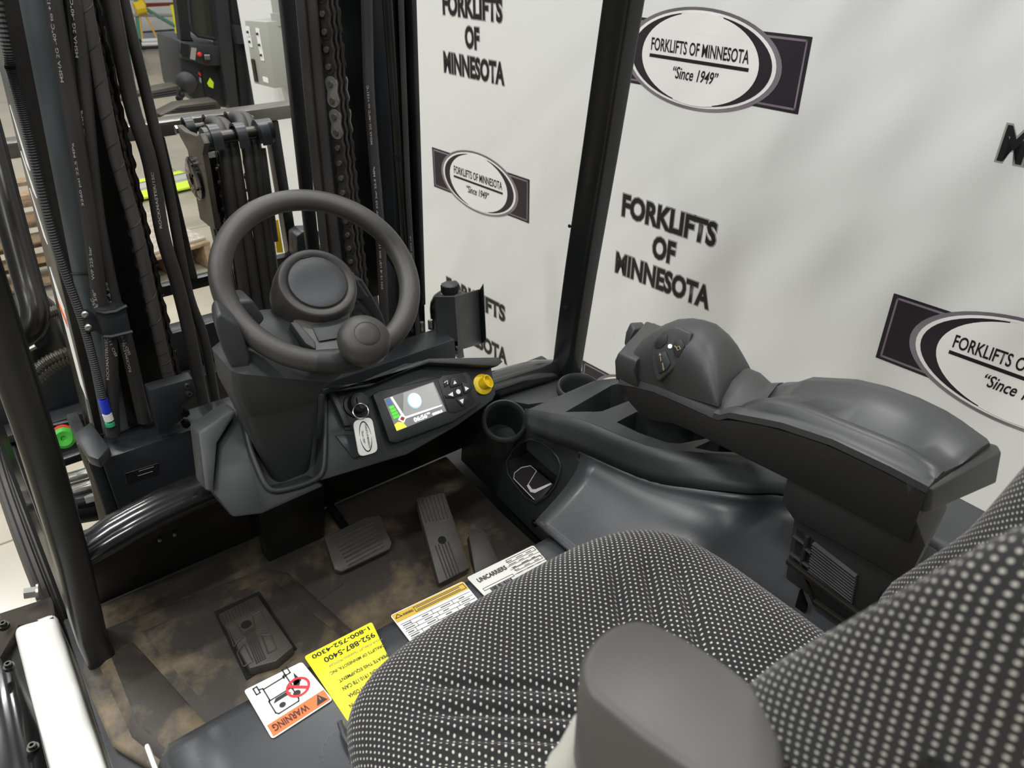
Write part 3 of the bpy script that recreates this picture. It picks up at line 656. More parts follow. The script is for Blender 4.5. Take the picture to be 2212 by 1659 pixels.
p = fq(1155, 1130); obj('panel_screw', MB().lathe(p, fn, [(.008, -.001), (.008, .002), (.0055, .002), (.005, .004), (.0, .005)], 14), STL, con)
# cup holder leaning towards the seat
def cup(c, ax, r, name='cup_holder'):
    ax = V(ax).normalized()
    return obj(name, MB().lathe(c, ax, [(r*.80, -.12), (r*.86, -.05), (r*.95, -.014), (r*1.07, -.012), (r*1.1, -.004), (r*1.06, .003), (r*.97, .005), (r*.88, 0), (r*.86, -.01), (r*.80, -.09), (0, -.092)], 48, False), PL, con, angle=60)
ca_ = V((-.22, -.46, .86)).normalized(); cut(panel, MB().lathe(at(1090, 908, x=.262), ca_, [(.037, -.11), (.037, .08)], 40))
cup(at(1090, 908, x=.262), ca_, .0415)
cup(at(1250, 836, z=.80), (-.05, -.1, 1), .040)
# side band between tray rim and hood shoulder, then tray body
AZ = [.795, .835, .862, .872, .876, .88, .884]; AP = [at(*q, z=z) for q, z in zip(((1139, 885), (1200, 893), (1266, 909), (1373, 952), (1449, 972), (1601, 987), (1730, 1000)), AZ)]
As, Bs = spline(AP+[V((.46, .22, .885))], 36), spline(PB+[V((.44, .22, .845))], 36)
obj('tray_side', MB().grid([As, [(a*2+b)/3+V((-.002, 0, 0)) for a, b in zip(As, Bs)], [(a+b*2)/3+V((-.002, 0, 0)) for a, b in zip(As, Bs)], Bs]), PL, con, solid=.006, angle=60)
ctr = V((.47, .62, 0))
far = [V((.56, .22, .884)), V((.575, .62, .875)), V((.57, .80, .855)), at(1345, 816, z=.85), at(1300, 820, z=.84), at(1280, 824, z=.835)]
topring = As+far
lowring = [V((q.x, q.y, .70)) for q in topring]
tray = obj('tray_top', MB().loft([lowring, topring]), PL, con, angle=28)
cut(tray, MB().prism([at(*q, z=.852)+V((0, 0, .06)) for q in ((1222, 876), (1322, 829), (1350, 829), (1368, 868), (1300, 896), (1280, 897))], V((0, 0, -.15))))
cut(tray, MB().prism([at(*q, z=.868)+V((0, 0, .06)) for q in ((1332, 909), (1376, 884), (1500, 905), (1540, 950), (1468, 965), (1440, 962), (1382, 938))], V((0, 0, -.14))))
cut(tray, MB().prism([at(*q, z=.874)+V((0, 0, .06)) for q in ((1500, 970), (1560, 940), (1640, 975), (1600, 984), (1540, 980))], V((0, 0, -.11))))
obj('tray_floor', MB().prism([at(*q, z=.80) for q in ((1384, 930), (1440, 902), (1510, 930), (1480, 960), (1440, 960))], V((0, 0, -.02))), PLG, con, bevel=.002)
obj('console_ledge', MB().prism([V((.31, 1.09, .742)), V((.47, 1.06, .742)), V((.52, .86, .79)), V((.40, .93, .79)), V((.33, 1.0, .765))], (0, 0, -.05)), PLD, con, bevel=.004)
obj('console_body', MB().prism([V((.40, 1.08, .74)), V((.53, 1.08, .74)), V((.53, .3, .76)), V((.45, .3, .76)), V((.40, .70, .76))], (0, 0, -.24)), PLD, con)

# ---------------------------------------------------------------- control armrest on the right
arm = thing('control_armrest', (.36, .35, .6), 'dark grey armrest with palm rest, finger levers and push buttons', 'armrest')
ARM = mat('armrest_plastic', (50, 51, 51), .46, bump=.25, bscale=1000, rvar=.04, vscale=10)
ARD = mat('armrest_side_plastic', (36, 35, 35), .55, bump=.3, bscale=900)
PAD = mat('armrest_pad', (52, 53, 54), .36, bump=.12, bscale=1200)
def interp(tab, y):
    tab = sorted(tab)
    if y <= tab[0][0]: return tab[0][1]
    for (a, b), (c, d) in zip(tab, tab[1:]):
        if y <= c: return b+(d-b)*(y-a)/(c-a)
    return tab[-1][1]
zb = [(.729, .945), (.714, .926), (.684, .915), (.655, .92), (.627, .934), (.596, .940), (.418, .957), (.2, .97)]
zs = [(.735, .95), (.679, .969), (.653, .975), (.536, .988), (.522, 1.0), (.444, 1.027), (.370, 1.042), (.301, 1.046), (.2, 1.046)]
zr = [(.56, 1.005), (.52, 1.018), (.497, 1.034), (.483, 1.046), (.439, 1.06), (.365, 1.068), (.299, 1.075), (.26, 1.07), (.23, 1.055)]
zt_ = [(.80, .99), (.58, 1.022), (.526, 1.026), (.50, 1.04), (.486, 1.055), (.408, 1.088), (.35, 1.096), (.294, 1.094), (.262, 1.082), (.235, 1.05)]
ys = [.735, .725, .71, .69, .67, .65, .62, .59, .56, .53, .50, .46, .42, .38, .34, .30, .27, .25]
rings = []
for y in ys:
    b, s_ = interp(zb, y), interp(zs, y); x1 = .418
    rings.append([V((.312, y, b)), V((.306, y, b+.008)), V((.305, y, s_)), V((.36, y+.02, s_)), V((x1, y+.03, s_)), V((x1, y+.03, b+.008)), V((x1-.006, y+.03, b))])
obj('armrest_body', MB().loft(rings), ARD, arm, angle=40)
# shell forward of the pad
rings = []
for y in [.735, .70, .66, .62, .58, .54, .52, .50, .48]:
    s_ = interp(zs, y)+.0015; t = interp(zt_, y+.02)-(.012 if y < .51 else 0) if y < .60 else interp(zs, y)+.035; m_ = s_+(t-s_)*.55 if y < .6 else s_+.026
    rings.append([V((.305, y, s_)), V((.308, y, s_+.006)), V((.325, y+.008, m_+.004)), V((.36, y+.02, t)), V((.395, y+.03, t+.002)), V((.416, y+.035, t-.006)), V((.42, y+.036, s_))])
obj('armrest_shell', MB().loft(rings), ARM, arm, angle=45)
# padded rear part with a raised ridge along the driver's side
rings = []
for y in [.545, .535, .52, .505, .49, .47, .44, .41, .37, .33, .295, .275, .262, .254, .25]:
    s_ = interp(zs, y)+.002; r_ = interp(zr, y); t = interp(zt_, y+.01); e = 1 if y > .265 else .55 if y > .256 else .2
    k = min(1, max(0, (.545-y)/.04)); f = (t-.004)
    rr_ = s_+(r_-s_)*(.3+.7*k)
    tt = s_+(t-s_)*(.55+.45*k)
    dz = .007*k if y > .27 else 0
    rings.append([V((.304, y, s_)), V((.305, y, s_+.009)), V((.3105, y, s_+.011)), V((.315, y, s_+.016)), V((.320, y, rr_-.003)), V((.325, y, rr_)), V((.332, y, rr_+.001)), V((.337, y, rr_-.002)), V((.36, y-.008*(1-e), tt-.012)), V((.39, y-.012*(1-e), tt-.001)), V((.412, y-.012*(1-e), tt-.003)), V((.426, y-.010*(1-e), tt-.016)), V((.43, y, s_+.004)), V((.428, y, s_))])
pad = obj('armrest_pad', MB().loft(rings), PAD, arm, angle=50)
# rear cap below the pad
obj('rear_cap', MB().loft([[V((.304, .275, 1.050)), V((.306, .262, 1.018)), V((.425, .262, 1.018)), V((.430, .275, 1.060))], [V((.306, .252, 1.054)), V((.308, .246, 1.020)), V((.424, .226, 1.022)), V((.429, .236, 1.068))], [V((.310, .246, 1.052)), V((.312, .241, 1.024)), V((.420, .220, 1.026)), V((.424, .228, 1.064))]]), ARM, arm, bevel=.002)
# palm rest dome
ring = []
def dome(name, c, axx, ayy, hh, m, n=40, rot=-.12, e=2.3):
    rows = []
    for j in range(13):
        f = math.sin(j/12*math.pi/2); q = math.cos(j/12*math.pi/2)
        r = []
        for k in range(n):
            t = 2*math.pi*k/n; cx, sx_ = math.cos(t), math.sin(t)
            X = abs(cx)**(2/e)*math.copysign(1, cx)*axx*q**(.8); Y = abs(sx_)**(2/e)*math.copysign(1, sx_)*ayy*q**(.8)
            r.append(c+V((X*math.cos(rot)-Y*math.sin(rot), X*math.sin(rot)+Y*math.cos(rot), hh*f)))
        rows.append(r)
    return obj(name, MB().loft(rows), m, arm, angle=70)
rings = []
for y, h in ((.806, .012), (.800, .030), (.785, .050), (.76, .070), (.73, .086), (.70, .095), (.67, .098), (.64, .095), (.61, .080), (.59, .064), (.575, .046), (.562, .026), (.555, .006)):
    y = .555+(y-.555)*.76; h *= .93; zs_ = interp([(.82, .955), (.735, .975), (.65, .985), (.55, 1.008)], y); r = []
    x0, x1 = .306, .424; cx_ = (x0+x1)/2+.004; w2 = (x1-x0)/2
    for k in range(17):
        t = math.pi*k/16; c_, s_ = math.cos(t), math.sin(t)
        r.append(V((cx_-w2*abs(c_)**(2/2.5)*math.copysign(1, c_), y+.035*((-math.copysign(abs(c_), c_)+1)/2)-.012, zs_+h*abs(s_)**(2/2.5))))
    rings.append(r)
obj('palm_rest', MB().loft(rings), ARM, arm, angle=50)
# front block under the levers
obj('head_block', MB().loft([[V((.303, .69, .968)), V((.43, .73, .965)), V((.435, .80, .95)), V((.312, .748, .950))], [V((.300, .70, .995)), V((.43, .73, .995)), V((.435, .806, .985)), V((.310, .752, .985))], [V((.305, .70, 1.012)), V((.43, .73, 1.012)), V((.43, .80, 1.002)), V((.315, .75, 1.0))]]), ARM, arm, bevel=.004, seg=3)
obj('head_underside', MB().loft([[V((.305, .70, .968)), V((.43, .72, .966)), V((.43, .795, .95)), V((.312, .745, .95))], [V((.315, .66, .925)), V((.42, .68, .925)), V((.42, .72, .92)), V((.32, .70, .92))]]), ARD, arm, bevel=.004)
for k, (pl_, dx) in enumerate((([(1370, 710), (1396, 708), (1406, 745), (1378, 780), (1356, 757), (1360, 732)], 0), ([(1399, 713), (1424, 710), (1431, 735), (1412, 770), (1392, 760)], 1))):
    P = [at(*q, y=.79+.0*k) for q in pl_]
    lv = obj('finger_lever', MB().prism(P, (0.012, .022, .0)), ARM, arm, bevel=.004, seg=3)
    if k == 0:
        Q = [at(*q, y=.787) for q in ((1390, 724), (1402, 722), (1403, 733), (1393, 736))]
        obj('lever_icon', MB().tube(Q+Q[:1], .0009, 5).tube([at(*q, y=.787) for q in ((1393, 741), (1405, 738), (1406, 748))], .0009, 5), TAN, lv)
    obj('lever_stem', MB().tube([sum(P, V())/len(P)+V((.01, .015, -.01)), sum(P, V())/len(P)+V((.012, -.015, -.055))], .006, 8), PLD, lv)
# button panel on the driver's side of the dome
bp0 = V((.3105, .67, 1.03)); bpn = V((-.90, -.06, .43)).normalized()
def bqp(px, py, l=0): return onp(px, py, bp0+bpn*l, bpn)
bpan = obj('button_panel', MB().prism([bqp(*q) for q in ((1417, 824), (1408, 792), (1405, 760), (1410, 738), (1430, 716), (1458, 704), (1493, 719), (1488, 746), (1472, 780), (1447, 803), (1424, 822))], -bpn*.022), ARM, arm, bevel=.003, seg=3)
obj('button_rocker', MB().prism([bqp(*q, .0) for q in ((1416, 764), (1440, 759), (1450, 785), (1442, 799), (1425, 808))], bpn*.003), PLD, bpan, bevel=.0012)
for a, b in (((1428, 780), (1426, 768)), ((1431, 784), (1433, 796))):
    obj('arrow_mark', MB().tube([bqp(*a, .004), bqp(*b, .004)], .0008, 5).lathe(bqp(*b, .004), bqp(*b, .004)-bqp(*a, .004), [(.0022, 0), (0, .004)], 6), TAN, bpan)
obj('horn_button', MB().prism([bqp(*q, .0) for q in ((1460, 735), (1474, 733), (1481, 747), (1467, 773), (1460, 770), (1453, 752))], bpn*.003), PLD, bpan, bevel=.0012)
obj('horn_mark', MB().tube([bqp(*q, .004) for q in ((1457, 747), (1461, 751), (1467, 748), (1470, 754), (1464, 757), (1461, 751))], .0008, 5), TAN, bpan)
obj('button_pad', MB().prism([bqp(*q, .0) for q in ((1414, 748), (1418, 735), (1430, 726), (1442, 724), (1441, 740), (1428, 752), (1417, 753))], bpn*.0014), PLD, bpan, bevel=.0006)
p = bqp(1448, 748); obj('button_lamp', MB().lathe(p, bpn, [(.0032, 0), (.0032, .0018), (0, .0026)], 12), mat('lamp_white', (235, 240, 240), .2, emit=1.0), bpan)
# pedestal with grilles below the armrest
XB = .318
def xq(px, py, x=XB): return at(px, py, x=x)
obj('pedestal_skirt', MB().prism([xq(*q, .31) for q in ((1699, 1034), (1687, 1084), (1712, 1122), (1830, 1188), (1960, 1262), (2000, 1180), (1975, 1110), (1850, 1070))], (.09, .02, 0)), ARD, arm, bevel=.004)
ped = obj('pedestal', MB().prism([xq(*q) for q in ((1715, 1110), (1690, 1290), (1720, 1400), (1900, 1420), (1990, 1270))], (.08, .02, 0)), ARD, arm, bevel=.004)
GC = [xq(*q) for q in ((1760, 1168), (1853, 1240), (1840, 1310), (1748, 1238))]
HB = mat('hole_black', (6, 6, 6), .9)
obj('grille_opening', MB().prism(GC, (-.001, 0, 0)), HB, arm, flat=True)
for k in range(12):
    f = (k+.5)/12; a = GC[0].lerp(GC[3], f); b = GC[1].lerp(GC[2], f)
    obj('grille_slat', MB().box((a+b)/2+V((-.003, 0, 0)), (.006, (b-a).length, .0019), Matrix.Rotation(math.atan2((b-a).z, (b-a).y), 3, 'X') @ Matrix.Rotation(.5, 3, 'Y')), BLK, arm)
G2 = [xq(*q) for q in ((1906, 1274), (1960, 1310), (1945, 1380), (1888, 1328))]
obj('grille_opening', MB().prism(G2, (-.001, 0, 0)), HB, arm, flat=True)
for k in range(7):
    f = (k+.5)/7; a = G2[0].lerp(G2[3], f); b = G2[1].lerp(G2[2], f)
    obj('grille_slat', MB().box((a+b)/2+V((-.003, 0, 0)), (.006, (b-a).length, .0019), Matrix.Rotation(math.atan2((b-a).z, (b-a).y), 3, 'X')), BLK, arm)
obj('ladder_opening', MB().prism([xq(*q) for q in ((1722, 1140), (1758, 1166), (1746, 1238), (1714, 1214))], (-.001, 0, 0)), HB, arm, flat=True)
for a, b in (((1719, 1154), (1742, 1172)), ((1712, 1192), (1752, 1222)), ((1742, 1180), (1756, 1192)), ((1748, 1156), (1732, 1230))):
    obj('ladder_bar', MB().tube([xq(*a)+V((-.004, 0, 0)), xq(*b)+V((-.004, 0, 0))], .0032, 6), PLD, arm)
SBR = mat('bracket_steel', (62, 58, 52), .4, metal=.7, var=.2)
def bar(name, a, b, w_=.006): obj(name, MB().prism([xq(a[0]+dx, a[1]+dy, .30) for dx, dy in ((0, -5), (0, 5))]+[xq(b[0]+dx, b[1]+dy, .30) for dx, dy in ((0, 5), (0, -5))], (.008, 0, 0)), SBR, arm, bevel=.001)
bar('support_bar', (1697, 1214), (1870, 1344)); bar('support_bar', (1733, 1250), (1755, 1302)); bar('support_bar', (1755, 1302), (1840, 1362))
obj('support_strut', MB().prism([xq(*q, .29) for q in ((1727, 1275), (1740, 1310), (1736, 1332), (1716, 1315))], (.006, 0, 0)), STL, arm)

# ---------------------------------------------------------------- seat
def fabric():
    m = mat('dotted_fabric', (26, 25, 27), .85, bump=0)
    N, L = m.node_tree.nodes, m.node_tree.links; b = N['Principled BSDF']
    b.inputs['Sheen Weight'].default_value = .15
    uv = N.new('ShaderNodeUVMap'); uv.uv_map = 'UVMap'
    sp_ = N.new('ShaderNodeSeparateXYZ'); L.new(uv.outputs[0], sp_.inputs[0])
    def M(op, a, b_=None, c=None):
        n = N.new('ShaderNodeMath'); n.operation = op
        for i, q in enumerate((a, b_, c)):
            if q is None: continue
            if isinstance(q, (int, float)): n.inputs[i].default_value = q
            else: L.new(q, n.inputs[i])
        return n.outputs[0]
    nz = N.new('ShaderNodeTexNoise'); nz.inputs['Scale'].default_value = 40; L.new(uv.outputs[0], nz.inputs['Vector'])
    wob = M('MULTIPLY', M('SUBTRACT', nz.outputs['Fac'], .5), .0016)
    A, B = .0084, .0056
    v = M('DIVIDE', M('ADD', sp_.outputs[1], wob), B); row = M('FLOOR', v)
    u = M('ADD', M('DIVIDE', M('ADD', sp_.outputs[0], wob), A), M('MULTIPLY', M('MODULO', M('ABSOLUTE', row), 2), .5))
    fu = M('MULTIPLY', M('SUBTRACT', M('FRACT', u), .5), A); fv = M('MULTIPLY', M('SUBTRACT', M('FRACT', v), .5), B)
    d = M('SQRT', M('ADD', M('MULTIPLY', fu, fu), M('MULTIPLY', fv, fv)))
    k = N.new('ShaderNodeMapRange'); k.inputs[1].default_value = .0009; k.inputs[2].default_value = .0017; k.inputs[3].default_value = 1; k.inputs[4].default_value = 0
    L.new(d, k.inputs[0])
    mx = N.new('ShaderNodeMix'); mx.data_type = 'RGBA'; mx.inputs[6].default_value = (*lin((24, 23, 25)), 1); mx.inputs[7].default_value = (*lin((190, 187, 176)), 1)
    L.new(k.outputs[0], mx.inputs[0]); L.new(mx.outputs[2], b.inputs['Base Color'])
    bp = N.new('ShaderNodeBump'); bp.inputs['Strength'].default_value = .6; bp.inputs['Distance'].default_value = .0006
    L.new(k.outputs[0], bp.inputs['Height']); L.new(bp.outputs[0], b.inputs['Normal'])
    return m
FAB = fabric()
def uvobj(name, rows, uvs, m, parent, closed=True):
    n = len(rows[0]); vs = [p for r in rows for p in r]; fs = []; fu = []
    for j in range(len(rows)-1):
        for i in range(n if closed else n-1):
            i2 = (i+1) % n; fs.append((j*n+i, j*n+i2, (j+1)*n+i2, (j+1)*n+i)); fu.append((uvs[j][i], uvs[j][i+1 if closed else i2], uvs[j+1][i+1 if closed else i2], uvs[j+1][i]))
    c = sum(vs, V())/len(vs); me = bpy.data.meshes.new(name); me.from_pydata([p-c for p in vs], [], fs)
    ul = me.uv_layers.new(name='UVMap')
    for f, us in zip(me.polygons, fu):
        for li, q in zip(f.loop_indices, us): ul.data[li].uv = q
    bm = bmesh.new(); bm.from_mesh(me); bmesh.ops.recalc_face_normals(bm, faces=bm.faces); bm.to_mesh(me); bm.free()
    me.shade_smooth(); return link(name, me, m, parent, c)
seat = thing('driver_seat', (-.04, .25, .78), 'black driver seat covered in white dotted fabric with bolstered backrest', 'seat')
sc_ = V((-.05, .29)); n = 160
def outline(t):
    c_, s_ = math.cos(t), math.sin(t)
    x = abs(c_)**(2/3.6)*math.copysign(.270, c_); y = abs(s_)**(2/5.5)*math.copysign(.292, s_)
    return x, y
prof = [(.02*i, 0) for i in range(31)]+[(.62, .0004), (.64, .0008), (.66, .001), (.68, .0012), (.70, .0014), (.72, .0017), (.74, .002), (.77, .003), (.80, .004), (.86, .008), (.91, .014), (.95, .022), (.98, .033), (1.0, .048), (1.0, .075), (.985, .1), (.95, .115)]
GR = [(at(1326, 1200, z=.885), V((.6, .8, 0))), (at(1400, 1228, z=.885), V((.6, .8, 0))), (at(1474, 1241, z=.885), V((.6, .8, 0)))] + [(at(px, py, z=.885), V((.8, -.6, 0))) for px, py in ((930, 1475), (920, 1535), (910, 1590), (905, 1640))]
def ztop(x, y):
    X, Y = x-sc_[0], y-sc_[1]
    z = .893-.012*math.exp(-(X/.13)**2)*(1 if Y < .15 else max(0, 1-(Y-.15)/.12)) - .012*max(0, Y/.292)**3
    for i, (p, d) in enumerate(GR):
        q = V((x-p.x, y-p.y, 0)); al = q.dot(d); ac = q.cross(d).z
        ln = (-.14, .01) if i < 3 else (-.0, .22)
        k = 1/(1+math.exp(-(al-ln[0])/.012))/(1+math.exp((al-ln[1])/.012))
        z -= .012*k*math.exp(-(ac/.0075)**2)
    return z
rows, uvs = [], []
for f, dz in prof:
    r, uq = [], []
    for k in range(n+1):
        t = 2*math.pi*k/n; ox, oy = outline(t); x, y = sc_[0]+ox*f, sc_[1]+oy*f
        ln = math.hypot(ox, oy); ar = ln*f + max(0, dz*.85)
        z = ztop(sc_[0]+ox*min(f, .93), sc_[1]+oy*min(f, .93))-dz
        if k < n: r.append(V((x, y, z)))
        uq.append((ox/ln*ar+3, oy/ln*ar+3))
    rows.append(r); uvs.append(uq)
uvobj('cushion', rows, uvs, FAB, seat)
obj('seat_base', MB().prism([(-.26, .06, .775), (.17, .06, .775), (.17, .50, .775), (-.26, .50, .775)], (0, 0, .02)), PLD, seat, bevel=.006)
rows, uvs = [], []
zz = [.84+.025*k for k in range(27)]
for z in zz:
    h = z-.84; top = max(0, (z-1.38)/.11); hw = .214-.03*top**2-.015*max(0, (z-1.1)/.4)
    y0 = interp([(.84, .08), (.95, .132), (1.03, .126), (1.15, .097), (1.25, .082), (1.35, .05), (1.5, .0)], z)-.06*top**3
    bol = interp([(.84, .03), (.95, .085), (1.03, .085), (1.13, .064), (1.25, .055), (1.4, .03), (1.5, .01)], z)
    r = []
    for k in range(61):
        s_ = -1+2*k/60; X = hw*s_*(1.09 if s_ > 0 else 1); a = abs(s_)
        b = bol*(1/(1+math.exp(-(a-.62)/.055)))-max(0, (a-.80)/.20)**2*(.085+bol*.3)
        y = y0+b - .008*math.exp(-((a-.55)/.03)**2)
        r.append(V((-.028+X, y, z)))
    r.append(V((-.028+hw*1.06, y0-.10, z))); r.append(V((-.028-hw*.97, y0-.10, z)))
    rows.append(r); q = [0]
    for i in range(1, len(r)+1): q.append(q[-1]+(r[i % len(r)]-r[i-1]).length)
    mid = q[30]; uvs.append([(5+(a-mid)*1.32, 5+h*1.36) for a in q])
uvobj('backrest', rows, uvs, FAB, seat)
# left wing (hip restraint) close to the lens, on its white arm
WG = mat('wing_plastic', (76, 75, 73), .42)
WT = spline([at(*q, z=1.25) for q in ((1268, 1500), (1252, 1440), (1272, 1388), (1320, 1348), (1390, 1334), (1480, 1372), (1590, 1442), (1660, 1510), (1694, 1590), (1702, 1680), (1700, 1780))], 30)+[at(*q, z=1.25) for q in ((1690, 1850), (1640, 1780), (1480, 1659), (1380, 1590))]
obj('side_wing', MB().prism(WT, (0, 0, -.085)), WG, seat, bevel=.013, seg=5, angle=60)
obj('shell_trim', MB().tube(spline([at(2010, 1710, d=.295), at(2080, 1660, d=.30), at(2150, 1615, d=.305), at(2240, 1572, d=.31)], 12), .0095, 12), GLS, seat, angle=60)
wa_ = spline([at(1262, 1560, d=.455), at(1240, 1625, d=.475), at(1212, 1700, d=.50), V((-.285, .20, 1.0)), V((-.285, .16, .86))], 24)
obj('wing_arm', MB().tube(wa_, [.007+.006*min(1, i/10) for i in range(25)], 12), mat('pale_arm', (205, 205, 196), .4), seat, angle=60)
# ---------------------------------------------------------------- mast
mast = thing('mast', (0, 1.5, .3), 'dark grey lift mast with left and right rails in front of the dashboard', 'mast')
def vbar(name, x0, x1, y0, y1, z0, z1, m, parent, bev=.003): return obj(name, MB().box2((x0, y0, z0), (x1, y1, z1)), m, parent, bevel=bev)
def lean(name, pa, pb, w_, d_, m, parent, bev=.003, up=.35):                     # post through two measured points, continued upward
    a, b = V(pa), V(pb); t = (a-b).normalized(); a = a+t*up
    return obj(name, MB().loft([[q+V((sx*w_/2, sy_*d_/2, 0)) for sx, sy_ in ((-1, -1), (1, -1), (1, 1), (-1, 1))] for q in (b, a)]), m, parent, bevel=bev)
YM = 1.45
def my(px, py, y=YM): return at(px, py, y=y)
RB = mat('rail_black', (21, 22, 23), .4, rvar=.08, vscale=10)
# left outer rail: its glossy outer face mirrors the pale floor
la, lb = my(24, 152, 1.42), my(190, 865, 1.42)
ro = obj('outer_rail', MB().loft([[q+V(d) for d in ((0, 0, 0), (.088, 0, 0), (.088, .03, 0), (.03, .03, 0), (.03, .15, 0), (.0, .15, 0))] for q in (lb+(lb-la)*.25, la+(la-lb)*.5)]), mat('rail_gloss', (30, 28, 24), .3), mast, bevel=.003)
dc_ = obj('rail_decal', MB().prism([q+V((-.0012, 0, 0)) for q in (la.lerp(lb, .60)+V((0, .10, 0)), la.lerp(lb, .70)+V((0, .03, 0)), la.lerp(lb, 1.0)+V((0, .006, 0)), la.lerp(lb, .98)+V((0, .05, 0)))], (.001, 0, 0)), PRT, ro, flat=True)
obj('decal_stripe', MB().prism([q+V((-.0020, 0, 0)) for q in (la.lerp(lb, .70)+V((0, .08, 0)), la.lerp(lb, .73)+V((0, .03, 0)), la.lerp(lb, .76)+V((0, .03, 0)), la.lerp(lb, .73)+V((0, .08, 0)))], (.001, 0, 0)), ORG, ro, flat=True)
for f0_, f1_ in ((.12, .28), (.25, .36), (.36, .50)):
    obj('decal_flash', MB().prism([q+V((-.0012, 0, 0)) for q in (la.lerp(lb, f0_)+V((0, .12, 0)), la.lerp(lb, f1_)+V((0, .05, 0)), la.lerp(lb, f1_-.01)+V((0, .075, 0)))], (.001, 0, 0)), PRT, ro, flat=True)
lean('inner_rail', my(150, 60, 1.53), my(300, 865, 1.53), .11, .05, RB, mast)
lean('rail_web', my(95, 152, 1.54), my(245, 865, 1.54), .10, .02, RB, mast)
# right rails
lean('inner_rail', at(642, 224, y=1.53), at(686, 640, y=1.53), .026, .02, RB, mast)
lean('rail_web', at(757, 224, y=1.57), at(800, 640, y=1.57), .21, .02, RB, mast)
lean('outer_rail', at(828, 224, y=1.50), at(850, 640, y=1.50), .024, .10, MST, mast)
lean('outer_rail', at(868, 224, y=1.48), at(885, 640, y=1.48), .012, .13, RB, mast)
lean('lower_rail', at(650, 690, y=1.46), at(675, 820, y=1.46), .05, .12, RB, mast, up=0)
obj('lower_guard', MB().prism([at(*q, y=1.46) for q in ((838, 560), (880, 620), (905, 720), (905, 790), (840, 815), (830, 700))], (0, .03, 0)), MST, mast, bevel=.004)
rp = obj('side_guard_plate', MB().prism([at(*q, y=1.52) for q in ((876, 226), (884, 228), (892, 238), (897, 260), (916, 600), (922, 760), (896, 760))], (0, .012, 0)), RB, mast, bevel=.004)
obj('tube_clamp', MB().tube([at(872, 517, y=1.47), at(890, 512, y=1.47), at(893, 560, y=1.47), at(896, 600, y=1.47)], .004, 6), STL, mast)
# nameplate beam across the mast foot
BT = [at(219, 994, y=1.345), at(984, 757, y=1.345)]; BT[1].z = BT[0].z+.01
beam = obj('mast_foot_beam', MB().box2((BT[0].x, 1.345, BT[0].z-.15), (BT[1].x, 1.42, BT[0].z)), MST, mast, bevel=.003)
npl = obj('nameplate', MB().prism([at(*q, y=1.3445) for q in ((270, 1023), (341, 1001), (343, 1022), (274, 1045))], (0, -.001, 0)), INK, beam, flat=True)
obj('plate_frame', MB().tube([at(*q, y=1.343) for q in ((274, 1045), (270, 1023), (341, 1001))], .0012, 5), STL, npl)
for k in range(2): obj('plate_print', MB().tube([at(300-k*2, 1018+k*10, y=1.343), at(332-k*2, 1008+k*10, y=1.343)], .0006, 4), GRYP, npl)
obj('foot_block', MB().box2((BT[0].x-.022, 1.36, BT[0].z-.16), (BT[0].x, 1.56, BT[0].z-.006)), MST, mast, bevel=.004)
obj('foot_web', MB().prism([at(*q, y=1.37) for q in ((168, 960), (178, 948), (200, 1010), (228, 1110), (232, 1122), (216, 1128), (195, 1040))], (.0, .006, 0)), mat('rail_edge', (118, 112, 96), .4), mast)
obj('foot_ledge', MB().prism([at(*q, z=.79) for q in ((158, 938), (196, 910), (236, 965), (212, 992), (190, 985))], (0, 0, -.02)), MST, mast, bevel=.003)
# clamp holding the hoses on the left
cl1 = obj('hose_clamp', MB().prism([at(*q, y=1.36) for q in ((206, 672), (272, 661), (285, 720), (224, 728))], (0, .035, 0)), MST, mast, bevel=.003)
obj('clamp_lip', MB().tube([at(*q, y=1.358) for q in ((206, 672), (225, 676), (250, 672), (274, 660))], .0035, 6), MST, cl1); obj('clamp_lip', MB().tube([at(*q, y=1.358) for q in ((222, 727), (240, 727), (286, 716))], .0035, 6), MST, cl1)
obj('clamp_ear', MB().prism([at(*q, y=1.365) for q in ((172, 673), (189, 668), (207, 682), (222, 726), (205, 715), (190, 720))], (0, .004, 0)), MST, cl1, bevel=.001)
for q in ((183, 679), (190, 707)):
    p = at(*q, y=1.364); obj('clamp_bolt', MB().lathe(p, (0, -1, .25), [(.0058, 0), (.0058, .004), (.003, .005), (.0028, .003), (0, .003)], 12), ZNC, cl1)
# box bracket at the foot
bk = obj('foot_bracket', MB().prism([at(*q, y=1.33) for q in ((320, 843), (412, 818), (416, 816), (425, 852), (394, 877), (398, 905), (345, 942))], (0, .03, 0)), MST, mast, bevel=.003)
for q in ((404, 833), (408, 850)):
    obj('bracket_nut', MB().lathe(at(*q, y=1.33), (0, -1, 0), [(.0052, 0), (.0052, .004), (.0028, .004), (.0028, .001)], 10, False), ZNC, bk)
for q in ((397, 888), (399, 912)): obj('bracket_bolt', MB().lathe(at(*q, y=1.34), (0, -1, 0), [(.008, 0), (.008, .012)], 6), STL, bk)
